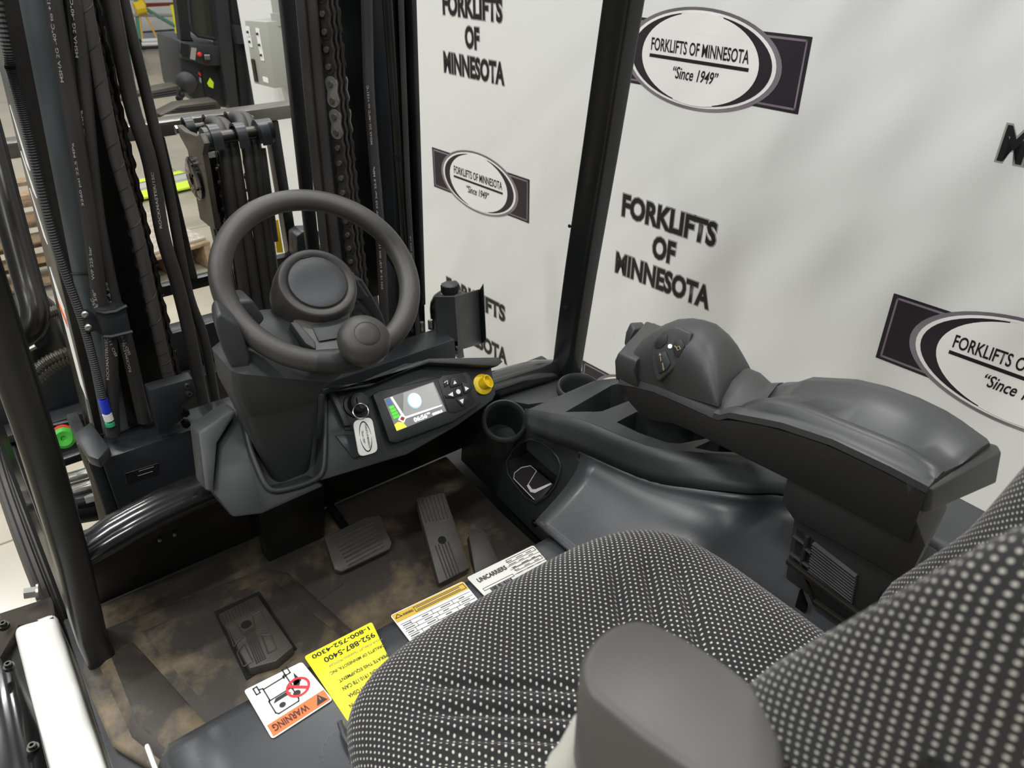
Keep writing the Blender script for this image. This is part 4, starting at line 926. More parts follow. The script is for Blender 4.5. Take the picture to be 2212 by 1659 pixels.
# cylinders
lc1 = thing('lift_cylinder', my(190, 900), 'thick smooth grey lift cylinder left of the hoses', 'cylinder')
a, b = my(82, 60), my(246, 935); t = (a-b).normalized(); obj('cylinder_tube', MB().tube([b, a+t*.3], .0375, 32), mat('cylinder_grey', (88, 94, 96), .42, bump=.1, bscale=200), lc1, angle=60)
for px, py in ((118, 388), (246, 908)):
    pass
obj('cable_tie', MB().torus(b.lerp(a, .475), t, .0392, .0016, 36, 6), PLD, lc1); obj('cable_tie', MB().torus(b.lerp(a, .03), t, .0392, .0016, 36, 6), PLD, lc1)
lc2 = thing('lift_cylinder', at(870, 700, y=1.43), 'slim glossy black lift cylinder beside the right guard plate', 'cylinder')
a, b = at(846, 100, y=1.44), at(884, 640, y=1.44); t = (a-b).normalized(); obj('cylinder_tube', MB().tube([b-t*.1, a+t*.3], .0125, 20), GLS, lc2, angle=60)
obj('cylinder_collar', MB().lathe(a.lerp(b, .40), t, [(.0145, -.006), (.0145, .006)], 20), BLK, lc2)
# hoses
def hose(label, pts, r, m=RUB, y=1.42, txt=None, up=.3, name='hydraulic_hose', th=1.0, side=0, group=None):
    P = [at(q[0], q[1], y=(q[2] if len(q) > 2 else y)) for q in pts]; t0 = (P[0]-P[1]).normalized(); P = ([P[0]+t0*up] if up else [])+P
    pth = spline(P, max(10, 4*len(P))); o = obj(name, MB().tube(pth, r, 14), m, None, angle=70); tag(o, label, 'hose', group)
    if txt:
        k = 0
        for s_, f, ln in txt:                                             # white print along the hose, read upwards
            i = f*(len(pth)-1); i0 = min(int(i), len(pth)-2); c = pth[i0].lerp(pth[i0+1], i-i0); u = (pth[i0]-pth[i0+1]).normalized()
            v = u.cross((CAM-c)).normalized()*-1; n = u.cross(v).normalized()
            v = -v if n.dot(CAM-c) < 0 else v; n = u.cross(v).normalized()
            text('hose_print', s_, c+n*(r+.0002)+v*r*side, u, v, 1, GRYP, o, bold=.02, w=ln, h=r*.36*th, lift=.0002)
    return o
TX = ['MSHA 2G -40\u00b0C to +121\u00b0C', '3260 psi 22.5 MPa', 'WP 225 bar', 'DN 10 -6 3/8\u201d', 'ISO 11237 EN 857 1SC', 'ROCKMASTER/1SC']
def tx(o0=.22, st=.125, ln=.105): return [(s_, o0+st*i, ln*(len(s_)/18)) for i, s_ in enumerate(TX)]
hose('left lettered hydraulic hose lying against the thick grey cylinder', [(117, 19), (193, 475), (218, 668), (236, 730), (244, 940)], .0125, y=1.385, txt=tx(), side=.45)
hose('second lettered hydraulic hose from the thick grey cylinder', [(165, 19), (206, 443), (248, 660), (272, 735), (312, 910)], .0122, y=1.40, txt=tx(.2), side=.45)
hose('plain dark hose between the two lettered hoses', [(140, 10), (192, 360), (232, 660), (258, 740)], .009, y=1.44)
wr = hose('spiral-wrapped hose in front of the left chain', [(183, 0), (245, 316), (297, 506), (344, 728), (366, 822)], .0106, mat('wrap_sleeve', (58, 54, 54), .6, bump=.3, bscale=300), y=1.40)
Pw = [at(*q, y=1.40) for q in ((183, 0), (245, 316), (297, 506), (344, 728), (366, 822))]; pth = spline(Pw, 200); mbw = MB()
hel = []
for i, p in enumerate(pth):
    t = (pth[min(i+1, 200)]-pth[max(i-1, 0)]).normalized(); u = t.cross(V((0, 1, 0))).normalized(); v = t.cross(u); a = i*.55
    hel.append(p+(u*math.cos(a)+v*math.sin(a))*.0105)
obj('wrap_seam', mbw.tube(hel, .0009, 5), PLD, wr)
obj('hose_ferrule', MB().lathe(Pw[-1], (Pw[-2]-Pw[-1]), [(.0135, -.004), (.0135, .004)], 20), STL, wr)
hose('smooth dark hose hanging free right of the left chain', [(240, 0), (283, 221), (323, 348), (351, 506), (380, 602), (405, 703), (440, 872)], .0125, y=1.44, txt=[('ROCKMASTER/1SC', .50, .10)])
hose('thin free hanging hose next to the load backrest bar', [(266, 0), (320, 221), (364, 411), (405, 627), (440, 728), (465, 862)], .0095, y=1.47)
hose('dark hose beside the right chain, nearer the open gap', [(648, 0), (668, 224), (695, 480), (712, 640)], .0088, y=1.44)
hose('dark hose right beside the right chain plates', [(672, 0), (691, 224), (718, 480), (738, 640)], .0115, y=1.44)
hose('lettered hose on the right mast rail left of the glossy cylinder', [(792, 0), (799, 224), (822, 520), (834, 780)], .0108, y=1.40, txt=[('MSHA 2G -40\u00b0C to +121\u00b0C', .52, .11), ('WP 225 bar 22.5 MPa', .66, .11), ('DN 12 -8 1/2\u201d ISO 11237', .79, .12)], side=.2)
hose('thin lettered hose between the glossy cylinder and guard plate', [(866, 0), (874, 224), (886, 500), (906, 760)], .006, y=1.42, txt=[('EN 857 1SC DN 10', .8, .1)])
# ribbed conduit
cp_ = [at(*q, y=1.375) for q in ((14, 100), (24, 152), (62, 300), (117, 519), (180, 700), (222, 860))]
pth = spline([cp_[0]+(cp_[0]-cp_[1]).normalized()*.3]+cp_, 420)
rc_ = tag(obj('ribbed_conduit', MB().tube(pth, [.0078 if i % 2 else .0060 for i in range(421)], 10), PLD, None, angle=20), 'thin ribbed black conduit along the left mast rail with blue end tape', 'conduit')
for nm, q0, q1, m_ in (('blue_tape', (222, 862), (230, 890), mat('tape_blue', (40, 60, 190), .4)), ('white_marker', (231, 893), (236, 907), PRT), ('green_marker', (237, 912), (239, 919), mat('marker_green', (60, 170, 120), .5))):
    obj(nm, MB().tube([at(*q0, y=1.375), at(*q1, y=1.375)], .0084, 12), m_, rc_)
# chains
def eight(c, h, w_, th, ax, n=10):                   # figure-8 leaf plate; long axis z, thickness along ax
    pts = []; ax = V(ax); s_ = ax.cross(V((0, 0, 1)))
    for k in range(n+1): a = math.pi*k/n; pts.append(V((0, 0, h/2))+s_*(w_/2*math.cos(a))+V((0, 0, w_/2*math.sin(a))))
    pts.append(s_*(-w_*.36)); 
    for k in range(n+1): a = math.pi+math.pi*k/n; pts.append(V((0, 0, -h/2))+s_*(w_/2*math.cos(a))+V((0, 0, w_/2*math.sin(a))))
    pts.append(s_*(w_*.36))
    return MB().prism([V(c)+p-ax*th/2 for p in pts], ax*th)
def chain(label, a, b, pitch, w_, wid, ax, bright=(), par=None):
    root = thing('lift_chain', b, label, 'chain'); a, b = V(a), V(b); L_ = (a-b).length; t = (a-b).normalized(); n = int(L_/pitch)
    proto = {}
    ax = V(ax)
    q = Matrix((t.cross(V((0, 1, 0))).normalized(), V((0, 1, 0)), t)).transposed()
    for i in range(n):
        p = b+t*pitch*i
        for nm in ('link_plate', 'link_plate_far', 'leaf_block', 'chain_pin'):
            off = V()
            if nm.startswith('link_plate'):
                if i % 2: continue
                off = ax*(-wid/2 if nm == 'link_plate' else wid/2)+t*pitch/2; k = 'link_plate'
                if i in bright: k = 'link_plate_b'
            elif nm == 'leaf_block': k = nm; off = t*pitch/2
            else: k = nm
            name = 'link_plate' if k.startswith('link_plate') else k
            if k not in proto:
                if name == 'link_plate': mb = eight((0, 0, 0), pitch, w_, .0035, ax); m_ = CHL if k.endswith('_b') else CHN
                elif name == 'leaf_block':
                    mb = MB(); nl = 3
                    for j in range(nl):
                        e = eight(ax*(wid*.42*(2*j/(nl-1)-1)), pitch, w_*.95, wid*.20, ax, 6); mb.add(e.v, e.f)
                    m_ = CHN
                else: mb = MB().tube([-ax*(wid/2+.0055), -ax*(wid/2+.0028), ax*(wid/2+.004)], w_*.2, 10); m_ = CHP
                o = obj(name, mb, m_, root, origin=(0, 0, 0)); o.location = p+off-wloc(root); proto[k] = o
                if name == 'leaf_block': o['kind'] = 'stuff'
            else: o = dup(proto[k], name, p+off, root)
    return root
chain('left leaf chain half hidden by the spiral-wrapped hose', at(173, -62, y=1.455), at(370, 812, y=1.455), .0300, .026, .026, (.88, .47, 0), bright=(24, 22, 20, 18))
chain('right leaf chain with two bright link plates above the steering wheel', at(701, -64, y=1.44), at(778, 640, y=1.44), .0300, .027, .034, (.88, .47, 0), bright=(14, 12))
# ---------------------------------------------------------------- load backrest and carriage beyond the mast
YB = 1.95
lb_ = thing('load_backrest', (0, YB, .75), 'black load backrest frame with silver-lit top bar beyond the mast', 'backrest')
zt0 = at(450, 262, y=YB).z
obj('top_bar', MB().box2((-.40, YB-.012, zt0-.018), (.45, YB+.05, zt0+.014)), mat('lit_bar_grey', (120, 118, 112), .3, metal=.85), lb_, bevel=.002)  # black bar coloured pale metal to stand for light glinting off its top
zb0 = at(440, 606, y=YB).z
obj('bottom_bar', MB().box2((-.36, YB-.01, zb0-.014), (.42, YB+.02, zb0+.014)), BLK, lb_, bevel=.002)
for q in ((338, 285), (588, 265)):
    x = at(*q, y=YB).x
    obj('upright_bar', MB().box2((x-.014, YB-.008, zb0), (x+.014, YB+.028, zt0-.02)), BLK, lb_, bevel=.002)
for q in ((215, 300), (708, 300)):
    x = at(*q, y=YB).x; obj('upright_bar', MB().box2((x-.014, YB-.008, zb0), (x+.014, YB+.028, zt0-.02)), BLK, lb_, bevel=.002)
obj('marker_plate', MB().prism([at(*q, y=YB-.02) for q in ((590, 477), (601, 475), (612, 545), (599, 546))], (0, .004, 0)), mat('marker_yellow', (240, 200, 20), .5), lb_)
obj('lamp_box', MB().prism([at(*q, y=1.86) for q in ((641, 510), (655, 500), (690, 498), (694, 560), (643, 562))], (0, .06, 0)), MST, lb_, bevel=.006)
car = thing('fork_carriage', (0, 1.85, .4), 'dark fork carriage beams low behind the mast foot', 'carriage')
for za, zbq, y0 in ((.705, .59, 1.86), (.565, .47, 1.84)):
    obj('carriage_beam', MB().box2((-.55, y0, zbq), (.45, y0+.06, za)), MST, car, bevel=.004)
obj('beam_lip', MB().box2((-.55, 1.80, .578), (.45, 1.86, .598)), MST, car, bevel=.003)
obj('carriage_bar', MB().box2((-.45, 1.70, .535), (.45, 1.73, .555)), BLK, car, bevel=.003)
gp = at(138, 945, y=1.62); gx = V((-.1, -1, .35)).normalized()
obj('roller_cap', MB().lathe(gp, gx, [(.021, 0), (.023, .004), (.022, .010), (.016, .014), (.006, .012), (.004, .008), (0, .008)], 28), mat('cap_green', (70, 176, 60), .35), car)['label'] = 'bright green round cap'
obj('cap_ring', MB().lathe(gp-gx*.012+V((0, 0, .004)), gx, [(.021, 0), (.023, .004), (.022, .011), (.01, .012)], 28), mat('cap_red', (226, 70, 52), .35), car)['label'] = 'red ring behind the green cap'
obj('cap_bracket', MB().prism([at(*q, y=1.66) for q in ((112, 920), (158, 910), (160, 945), (135, 962), (116, 955))], (0, .01, 0)), BLK, car)
gb = thing('grab_handle', at(10, 740, d=1.0), 'glossy black tubular grab handle on the left pillar', 'handle')
GPz = [at(-110, -60, d=.98), at(-62, 150, d=1.0), at(-22, 300, d=1.01), at(22, 470, d=1.02), at(58, 605, d=1.03), at(74, 664, d=1.03), at(72, 700, d=1.03), at(48, 724, d=1.03), at(8, 740, d=1.03), at(-50, 756, d=1.03)]
obj('handle_tube', MB().tube(spline(GPz, 48), .0178, 20), mat('handle_black', (24, 23, 21), .27), gb, angle=70)
# low steel pipes, hoses and valve lumps at the far left
tp = thing('tilt_cylinder', at(160, 1050, y=1.45), 'polished steel tilt cylinder rod low at the left mast foot', 'cylinder')
obj('cylinder_rod', MB().tube([at(90, 1052, y=1.47), at(215, 1016, y=1.47)], .013, 20), CHR, tp, angle=60); obj('cylinder_rod', MB().tube([at(90, 1083, y=1.45), at(215, 1046, y=1.45)], .015, 20), CHR, tp, angle=60)
obj('cylinder_end', MB().tube([at(140, 1105, y=1.42), at(225, 1092, y=1.42)], .028, 16), BLK, tp, angle=60); obj('cylinder_port', MB().tube([at(165, 1088, y=1.41), at(205, 1078, y=1.41)], .014, 12), BLK, tp, angle=60)
obj('port_nut', MB().tube([at(184, 1082, y=1.405), at(203, 1076, y=1.405)], .010, 6), ZNC, tp)
BR = mat('braided_hose', (90, 88, 80), .3, metal=.6)
for lab, pts in (('upper braided steel hose bundle left of the mast', [(60, 822), (100, 782), (160, 758), (230, 752)]), ('lower braided steel hose bundle left of the mast', [(66, 835), (110, 795), (160, 772), (230, 765)]), ('short braided hose just behind the left grab handle', [(85, 690), (110, 676), (150, 664), (200, 660)])):
    P = spline([at(*q, y=1.66) for q in pts], 80)
    o = tag(obj('braided_hose', MB().tube(P, [.0125 if (i//2) % 2 else .0105 for i in range(81)], 10), BR, None, angle=30), lab, 'hose')
bp_ = thing('valve_block', at(80, 730, y=1.75), 'black round valve housing behind the left grab handle', 'valve')
obj('housing', MB().lathe(at(85, 760, y=1.75), (0, 0, 1), [(.055, 0), (.058, .01), (.058, .10), (.05, .115)], 24), BLK, bp_)
obj('hose_fitting', MB().tube([at(52, 757, y=1.68), at(75, 745, y=1.68)], .008, 6), ZNC, bp_)
# front tyre
tw_ = thing('front_tyre', (-.55, 1.62, .24), 'black ribbed front tyre beside the left pillar foot', 'tyre')
prof = [(.20, -.03), (.31, -.034), (.335, -.026)]
for k in range(3): prof += [(.337, -.020+.016*k*.98), (.341, -.016+.016*k*.98), (.341, -.009+.016*k*.98), (.337, -.006+.016*k*.98)]
prof += [(.31, .034), (.20, .03)]
obj('tread', MB().lathe((-.545, 1.70, .24), (1, 0, 0), prof, 96), mat('tyre_rubber', (36, 35, 33), .45), tw_, angle=20)
obj('wheel_disc', MB().lathe((-.545, 1.70, .24), (1, 0, 0), [(.21, -.026), (.21, .026)], 40), BLK, tw_)
# ---------------------------------------------------------------- reeved hoses in the middle
rv = thing('hose_guide', at(470, 400, y=1.65), 'black hose guide with clip rollers carrying five hoses at mast centre', 'hose guide')
XP = -.035
obj('side_plate', MB().prism([at(*q, x=XP) for q in ((382, 270), (399, 285), (424, 294), (432, 289), (441, 311), (437, 332), (441, 352), (458, 455), (465, 497), (451, 489), (432, 473), (411, 360), (405, 325), (388, 294))], (.012, 0, 0)), mat('tan_lit_plate', (72, 66, 56), .4), rv, bevel=.0015)  # tan of the reflection on this face is put into its base colour
obj('plate_pulley', MB().lathe(at(424, 385, x=XP), (-1, 0, 0), [(.045, -.002), (.045, .006), (.036, .010), (.012, .010), (.011, .002)], 28, False), GLS, rv)
for k in range(5):
    a = 2*math.pi*k/5; c = at(424, 385, x=XP-.010); obj('pulley_bolt', MB().lathe(c+V((0, math.cos(a)*.026, math.sin(a)*.026)), (-1, 0, 0), [(.004, 0), (.004, .003)], 6), STL, rv)
YF, YK = 1.60, 1.74
fa, fb = at(436, 303, y=YF), at(588, 285, y=YF); fb.z = fa.z
obj('guide_shaft', MB().tube([fa, fb], .013, 16), STL, rv, angle=60); ka_, kb_ = at(384, 281, y=YK), at(548, 262, y=YK); kb_.z = ka_.z
obj('guide_shaft', MB().tube([ka_, kb_], .009, 16), STL, rv, angle=60)
for p in (fa, ka_): obj('shaft_bolt', MB().lathe(p, (-1, 0, 0), [(.010, 0), (.010, .005)], 6), ZNC, rv)
obj('shaft_boss', MB().tube([fa+V((.003, 0, 0)), fa+V((.034, 0, 0))], .024, 20), MST, rv, angle=60); obj('shaft_boss', MB().tube([fb-V((.034, 0, 0)), fb-V((.002, 0, 0))], .024, 20), MST, rv, angle=60)
def clip(c, r, w_, drop):
    pts = [V((0, r*math.cos(a), r*math.sin(a))) for a in [math.pi*(k/10) for k in range(11)]]
    ring = [V((0, -r, -drop))]; outer = [V((0, -r, -drop))]+[V((0, -r*math.cos(a), r*math.sin(a))) for a in [math.pi*k/12 for k in range(13)]]+[V((0, r, -drop*.4))]
    inner = [q*1.0 for q in outer]; th = .005
    inn = [V((0, q.y*(1-th/r), q.z*(1-th/r) if q.z > 0 else q.z)) for q in outer]
    prof_ = [V(c)+q for q in outer+inn[::-1]]
    return MB().prism([q-V((w_/2, 0, 0)) for q in prof_], (w_, 0, 0))
for px in (462, 517, 566): obj('guide_clip', clip(at(px, 300 if px < 500 else 296 if px < 550 else 290, y=YF)*1.0, .029, .020, .016), MST, rv)
for px in (408, 455, 503):
    c = at(px, 278, y=YK); c.z = ka_.z; obj('guide_clip', clip(c, .024, .018, .01), MST, rv)
for i, (lab, pts) in enumerate((('first reeved hose from the left in the hose guide', [(455, 262, 1.72), (470, 268, 1.68), (482, 300, 1.63), (495, 400, 1.61), (521, 577, 1.61), (536, 690, 1.61)]), ('second reeved hose from the left in the hose guide', [(462, 264, 1.72), (484, 268, 1.68), (500, 300, 1.63), (516, 400, 1.61), (544, 577, 1.61), (560, 690, 1.61)]), ('third reeved hose, right of the bright guide chain', [(505, 252, 1.72), (520, 258, 1.68), (531, 300, 1.63), (546, 400, 1.61), (566, 560, 1.61), (585, 690, 1.61)]), ('fourth reeved hose, second from the right in the guide', [(512, 252, 1.72), (535, 258, 1.68), (549, 300, 1.63), (563, 400, 1.61), (586, 560, 1.61), (602, 690, 1.61)]), ('thin reeved hose rightmost in the hose guide', [(566, 320, 1.62), (577, 400, 1.61), (594, 520, 1.61)]))):
    hose(lab, pts, .0125 if i < 4 else .008, up=0, name='reeved_hose', group='five hoses in the hose guide')
cc_ = thing('lift_cylinder', at(500, 640, y=1.68), 'central free lift cylinder with bright rod behind the steering wheel', 'cylinder')
obj('cylinder_tube', MB().tube([at(450, 335, y=1.70), at(476, 470, y=1.70), at(524, 690, y=1.70)], .026, 20), GLS, cc_, angle=60)
obj('cylinder_rod', MB().tube([at(480, 500, y=1.62), at(513, 660, y=1.62)], .0065, 12), CHR, cc_, angle=60)
chain('shiny guide chain between second and third reeved hose', at(531, 330, y=1.64), at(572, 620, y=1.64), .0285, .016, .012, (1, 0, 0))
chain('shiny guide chain at the left of the reeved hoses', at(475, 330, y=1.64), at(522, 660, y=1.64), .0285, .018, .014, (1, 0, 0))
# ---------------------------------------------------------------- washer reservoir and folded plate on the right
rs = thing('fluid_reservoir', at(985, 755, y=1.4), 'black fluid reservoir with cap behind folded plate near right pillar', 'reservoir')
bc = at(975, 700, y=1.47)
obj('bottle', MB().lathe((bc.x, bc.y, at(960, 735, y=1.47).z), (0, 0, 1), [(.046, 0), (.052, .006), (.052, .085), (.050, .10), (.042, .115), (.028, .126), (.018, .130), (.018, .138)], 36), BLK, rs, angle=60)
ct = at(974, 628, y=1.47).z
mbc = MB().lathe((bc.x, bc.y, ct-.006), (0, 0, 1), [(.020, 0), (.021, .003), (.020, .024), (.015, .027), (0, .027)], 24); obj('bottle_cap', mbc, PLD, rs, angle=40)
for k in range(12):
    a = 2*math.pi*k/12; obj('cap_rib', MB().box((bc.x+.0205*math.cos(a), bc.y+.0205*math.sin(a), ct+.008), (.003, .003, .018), Matrix.Rotation(a, 3, 'Z')), PLD, rs)
def rq(px, py, y): return at(px, py, y=y)
obj('folded_plate', MB().prism([rq(940, 641, 1.40), rq(982, 641, 1.38), rq(989, 738, 1.38), rq(945, 732, 1.40)], (0, .004, 0)), PL, rs)
A_, B_, C_, D_ = rq(982, 641, 1.38), rq(1036, 626, 1.46), rq(1042, 742, 1.46), rq(990, 757, 1.38)
obj('folded_plate', MB().prism([A_, B_, C_, D_], (.002, .004, 0)), PL, rs)
obj('plate_flange', MB().prism([B_, rq(1044, 613, 1.44), rq(1050, 734, 1.44), C_], (.003, .003, 0)), MST, rs)
obj('plate_foot', MB().prism([rq(984, 757, 1.40), rq(1000, 752, 1.42), rq(1003, 772, 1.42), rq(990, 775, 1.40)], (0, .03, 0)), BLK, rs)
for q in ((912, 703), (931, 698)): obj('port_fitting', MB().lathe(at(q[0], q[1]+12, y=1.43), (0, 0, 1), [(.007, 0), (.007, .02), (.005, .024)], 8), ZNC, rs)
obj('reservoir_shelf', MB().prism([rq(920, 737, 1.43), rq(975, 735, 1.43), rq(990, 757, 1.40), rq(930, 770, 1.40)], (0, 0, -.012)), MST, rs, bevel=.002)
# ---------------------------------------------------------------- behind the mast: wall box, reach truck, rack, pallet
blk = mat('painted_block', (214, 214, 210), .7, var=.05, vscale=3)
wb = structure(obj('wall_back', MB().box2((-9, 13.4, GZ), (9, 13.6, 5.2)), blk))
obj('wall_band', MB().box2((-9, 13.38, at(340, 68, y=13.4).z), (9, 13.4, at(340, 65, y=13.4).z)), mat('band_grey', (70, 74, 80), .6), wb)
obj('wall_skirt', MB().box2((-9, 13.37, GZ), (9, 13.4, at(340, 69, y=13.4).z)), mat('skirt_blue_grey', (168, 178, 190), .6), wb)
for k in range(6): obj('block_joint', MB().box2((-4, 13.392, .5+.2*k), (8, 13.402, .51+.2*k)), mat('joint_grey', (170, 170, 166), .8), wb)
# electrical box on the wall
WB = lambda px, py, off: onp(px, py, WP+WN*off, WN)
GB = mat('box_grey', (158, 160, 152), .45)
eb = thing('electrical_box', WB(590, 190, .06), 'pale grey wall electrical box with five switch plates', 'electrical box')
F4 = [WB(*q, .13) for q in ((528, 44), (576, 47), (593, 191), (549, 180))]
obj('box_body', MB().prism(F4, -WN*.13), GB, eb, bevel=.004)
for q in ((537, 69), (541, 90), (558, 73), (562, 97), (566, 119)):
    c = WB(*q, .131); sp2 = obj('switch_plate', MB().prism(rrect(c, LU, V((0, 0, 1)), .018, .024, .003, 1), WN*.002), PRT, eb, flat=True); obj('switch_knob', MB().lathe(c+WN*.002, WN, [(.006, 0), (.005, .008)], 8), INK, sp2)
c = WB(551, 152, .131); lk = obj('box_latch', MB().prism(rrect(c, LU, V((0, 0, 1)), .016, .05, .003, 1), WN*.006), STL, eb)
c = WB(574, 172, .131); obj('box_label', MB().prism(rrect(c, LU, V((0, 0, 1)), .028, .012, .002, 1), WN*.001), PRT, eb, flat=True)
p = WB(602, 44, .06); cdt = tag(obj('wall_conduit', MB().tube([p+V((0, 0, -.03)), p+V((0, 0, 1.8))], .022, 14).tube([p+V((0, 0, -.02)), p+V((0, 0, .03))], .032, 14), GB, None), 'vertical pale conduit rising from the electrical box', 'conduit')
# reach truck
def ry(px, py, y=5.6): return at(px, py, y=y)
rt = thing('reach_truck', (1.4, 5.8, GZ), 'black stand-up reach truck with windowed cab beyond the wall end', 'forklift')
KB = mat('truck_black', (40, 41, 43), .45); KD = mat('truck_dark', (18, 19, 21), .5)
obj('cab_body', MB().prism([ry(*q) for q in ((384, 86), (470, 92), (492, 150), (500, 235), (430, 226), (398, 200), (388, 130))], (0, .5, 0)), KB, rt, bevel=.02)
obj('console_top', MB().prism([ry(*q, 5.58) for q in ((388, 88), (476, 98), (484, 140), (440, 140), (386, 124))], (0, -.06, 0)), KB, rt, bevel=.012)
for pts, m_ in ((((390, 92), (408, 96), (406, 122), (388, 116)), KD), (((413, 102), (424, 104), (421, 130), (410, 127)), GRYP), (((441, 116), (455, 118), (453, 138), (439, 135)), KD)):
    obj('console_pocket', MB().prism([ry(*q, 5.515) for q in pts], (0, -.006, 0)), m_, rt, flat=True)
obj('stop_button', MB().lathe(ry(430, 118, 5.51), (0, -1, .2), [(.014, 0), (.014, .02), (.008, .026)], 12), RED, rt)
for k in range(3): obj('lever', MB().tube([ry(444+4*k, 128, 5.51), ry(443+4*k, 119, 5.48)], .005, 6), GRYP, rt)
obj('cab_opening', MB().prism([ry(*q, 5.59) for q in ((434, 150), (452, 158), (462, 205), (446, 215), (440, 190))], (0, -.01, 0)), KD, rt, flat=True)
obj('hi_vis_tag', MB().prism([ry(*q, 5.57) for q in ((447, 180), (453, 168), (461, 178), (460, 191), (451, 187))], (0, -.006, 0)), mat('hi_vis_lime', (200, 240, 40), .5, ), rt)
obj('red_decal', MB().prism([ry(*q, 5.57) for q in ((427, 155), (433, 158), (434, 165), (429, 161))], (0, -.004, 0)), RED, rt, flat=True)
obj('red_decal', MB().prism([ry(*q, 5.57) for q in ((430, 166), (434, 169), (435, 180), (431, 176))], (0, -.004, 0)), GRYP, rt, flat=True)
obj('wheel_guard', MB().lathe(ry(404, 178, 5.56), (-.5, -1, .1), [(.07, 0), (.066, .02), (.02, .04)], 24), KB, rt)
for q in ((386, 195), (392, 205), (388, 212)): obj('guide_roller', MB().lathe(ry(*q, 5.55), (-.4, -1, .2), [(.022, 0), (.022, .03), (.01, .036)], 14), KD, rt)
obj('cab_post', MB().prism([ry(*q) for q in ((374, -60), (404, -60), (412, 78), (418, 88), (391, 86))], (0, .08, 0)), KD, rt)
obj('mast_post', MB().prism([ry(*q, 5.5) for q in ((458, -60), (486, -60), (516, 236), (496, 236), (480, 150))], (0, .12, 0)), KB, rt)
obj('mast_post', MB().prism([ry(*q, 5.5) for q in ((492, -60), (512, -60), (540, 236), (522, 236))], (0, .12, 0)), KD, rt)
obj('mast_post', MB().prism([ry(*q, 5.46) for q in ((516, -60), (528, -60), (558, 232), (544, 236))], (0, .10, 0)), KB, rt)
obj('mast_bracket', MB().prism([ry(*q, 5.44) for q in ((505, 54), (526, 57), (532, 95), (513, 95))], (0, .05, 0)), KB, rt)
obj('cab_window', MB().prism([ry(*q, 5.62) for q in ((402, -60), (458, -60), (474, 84), (424, 76), (412, 62))], (0, .01, 0)), mat('tinted_window', (52, 54, 44), .1, coat=.3), rt, flat=True)
wl_ = [ry(*q, 5.60) for q in ((402, -60), (411, 50), (415, 66), (428, 77), (474, 86))]
obj('window_gasket', MB().tube(wl_, .012, 8), KB, rt, angle=60)
text('mast_lettering', 'RUC', ry(531, 22, 5.45)+V((0, 0, .0)), (0.0, 0, 1), (-1, 0, 0), 1, PRT, rt, bold=.04, w=.13, h=.05)
for (q4, lab) in ((((322, 196), (386, 184), (388, 206), (322, 216)), ''), (((388, 228), (470, 218), (480, 236), (345, 250)), '')):
    y0 = 5.35 if q4[0][0] < 350 else 4.95
    lg = obj('base_leg', MB().prism([at(*q, y=y0) for q in q4], (0, .16, 0)), mat('leg_brown_black', (64, 60, 50), .5), rt, bevel=.01)
    a, b, c, d = [at(*q, y=y0-.002) for q in q4]
    for f in (.35, .6, .82): obj('leg_groove', MB().tube([a.lerp(d, f).lerp(b.lerp(c, f), .06), a.lerp(d, f).lerp(b.lerp(c, f), .9)], .004, 5), KD, lg)
obj('fork_tine', MB().prism([at(*q, y=5.45) for q in ((256, 214), (322, 196), (322, 204), (258, 220))], (0, .1, 0)), mat('leg_brown_black', (64, 60, 50), .5), rt); obj('fork_tine', MB().prism([at(*q, y=5.05) for q in ((330, 255), (372, 232), (388, 232), (345, 254))], (0, .1, 0)), mat('leg_brown_black', (64, 60, 50), .5), rt)
# rack and guards far behind
def fy(px, py, y=12.6): return at(px, py, y=y)
TEAL = mat('rack_teal', (86, 142, 122), .5); RORG = mat('rack_orange', (214, 92, 34), .5); SYL = mat('safety_yellow', (236, 200, 40), .5)
rk = thing('storage_rack', (2.2, 12.6, GZ), 'teal rack upright with diagonal brace and yellow joint far behind', 'rack')
obj('upright', MB().prism([fy(*q) for q in ((288, -60), (296, -60), (308, 86), (300, 86))], (0, .1, 0)), TEAL, rk); obj('upright_foot', MB().prism([fy(*q) for q in ((299, 84), (309, 84), (315, 108), (304, 108))], (0, .12, 0)), KD, rk)
obj('brace', MB().tube([fy(312, 18), fy(385, 60)], .025, 8), TEAL, rk); obj('joint', MB().tube([fy(292, 20), fy(312, 15)], .09, 10), SYL, rk)
obj('rack_beam', MB().prism([fy(*q) for q in ((306, 8), (376, 6), (376, 12), (308, 16))], (0, .1, 0)), mat('beam_maroon', (120, 44, 30), .5), rk)
obj('yellow_strap', MB().tube([fy(302, -5), fy(311, 14)], .04, 8), SYL, rk)
obj('yellow_loop', MB().tube(spline([fy(308, 84), fy(302, 32), (fy(307, 29)), fy(314, 33), fy(342, 88)], 20), .014, 6), mat('loop_amber', (226, 178, 84), .5), rk)
obj('silver_rail', MB().tube([fy(282, 33), fy(376, 33)], .02, 8), GRYP, rk)
yp = thing('guard_post', fy(386, 92), 'slim bright yellow guard post beside the reach truck cab', 'post'); obj('post', MB().tube([fy(372, 10), fy(388, 92)], .035, 10), mat('post_yellow', (240, 230, 50), .5), yp)
gy = thing('conveyor', fy(350, 95), 'pale low conveyor rails on the far floor', 'conveyor')
for k, (ya, z_) in enumerate(((84, .05), (92, .05), (100, .04))): obj('conveyor_rail', MB().tube([fy(306, ya+4), fy(390, ya)], z_*.5, 8), PRT if k < 2 else KD, gy)
ok = thing('orange_rack', (1.1, 10.5, GZ), 'orange rack beams and white load left of the teal upright', 'rack')
def oy(px, py, y=10.5): return at(px, py, y=y)
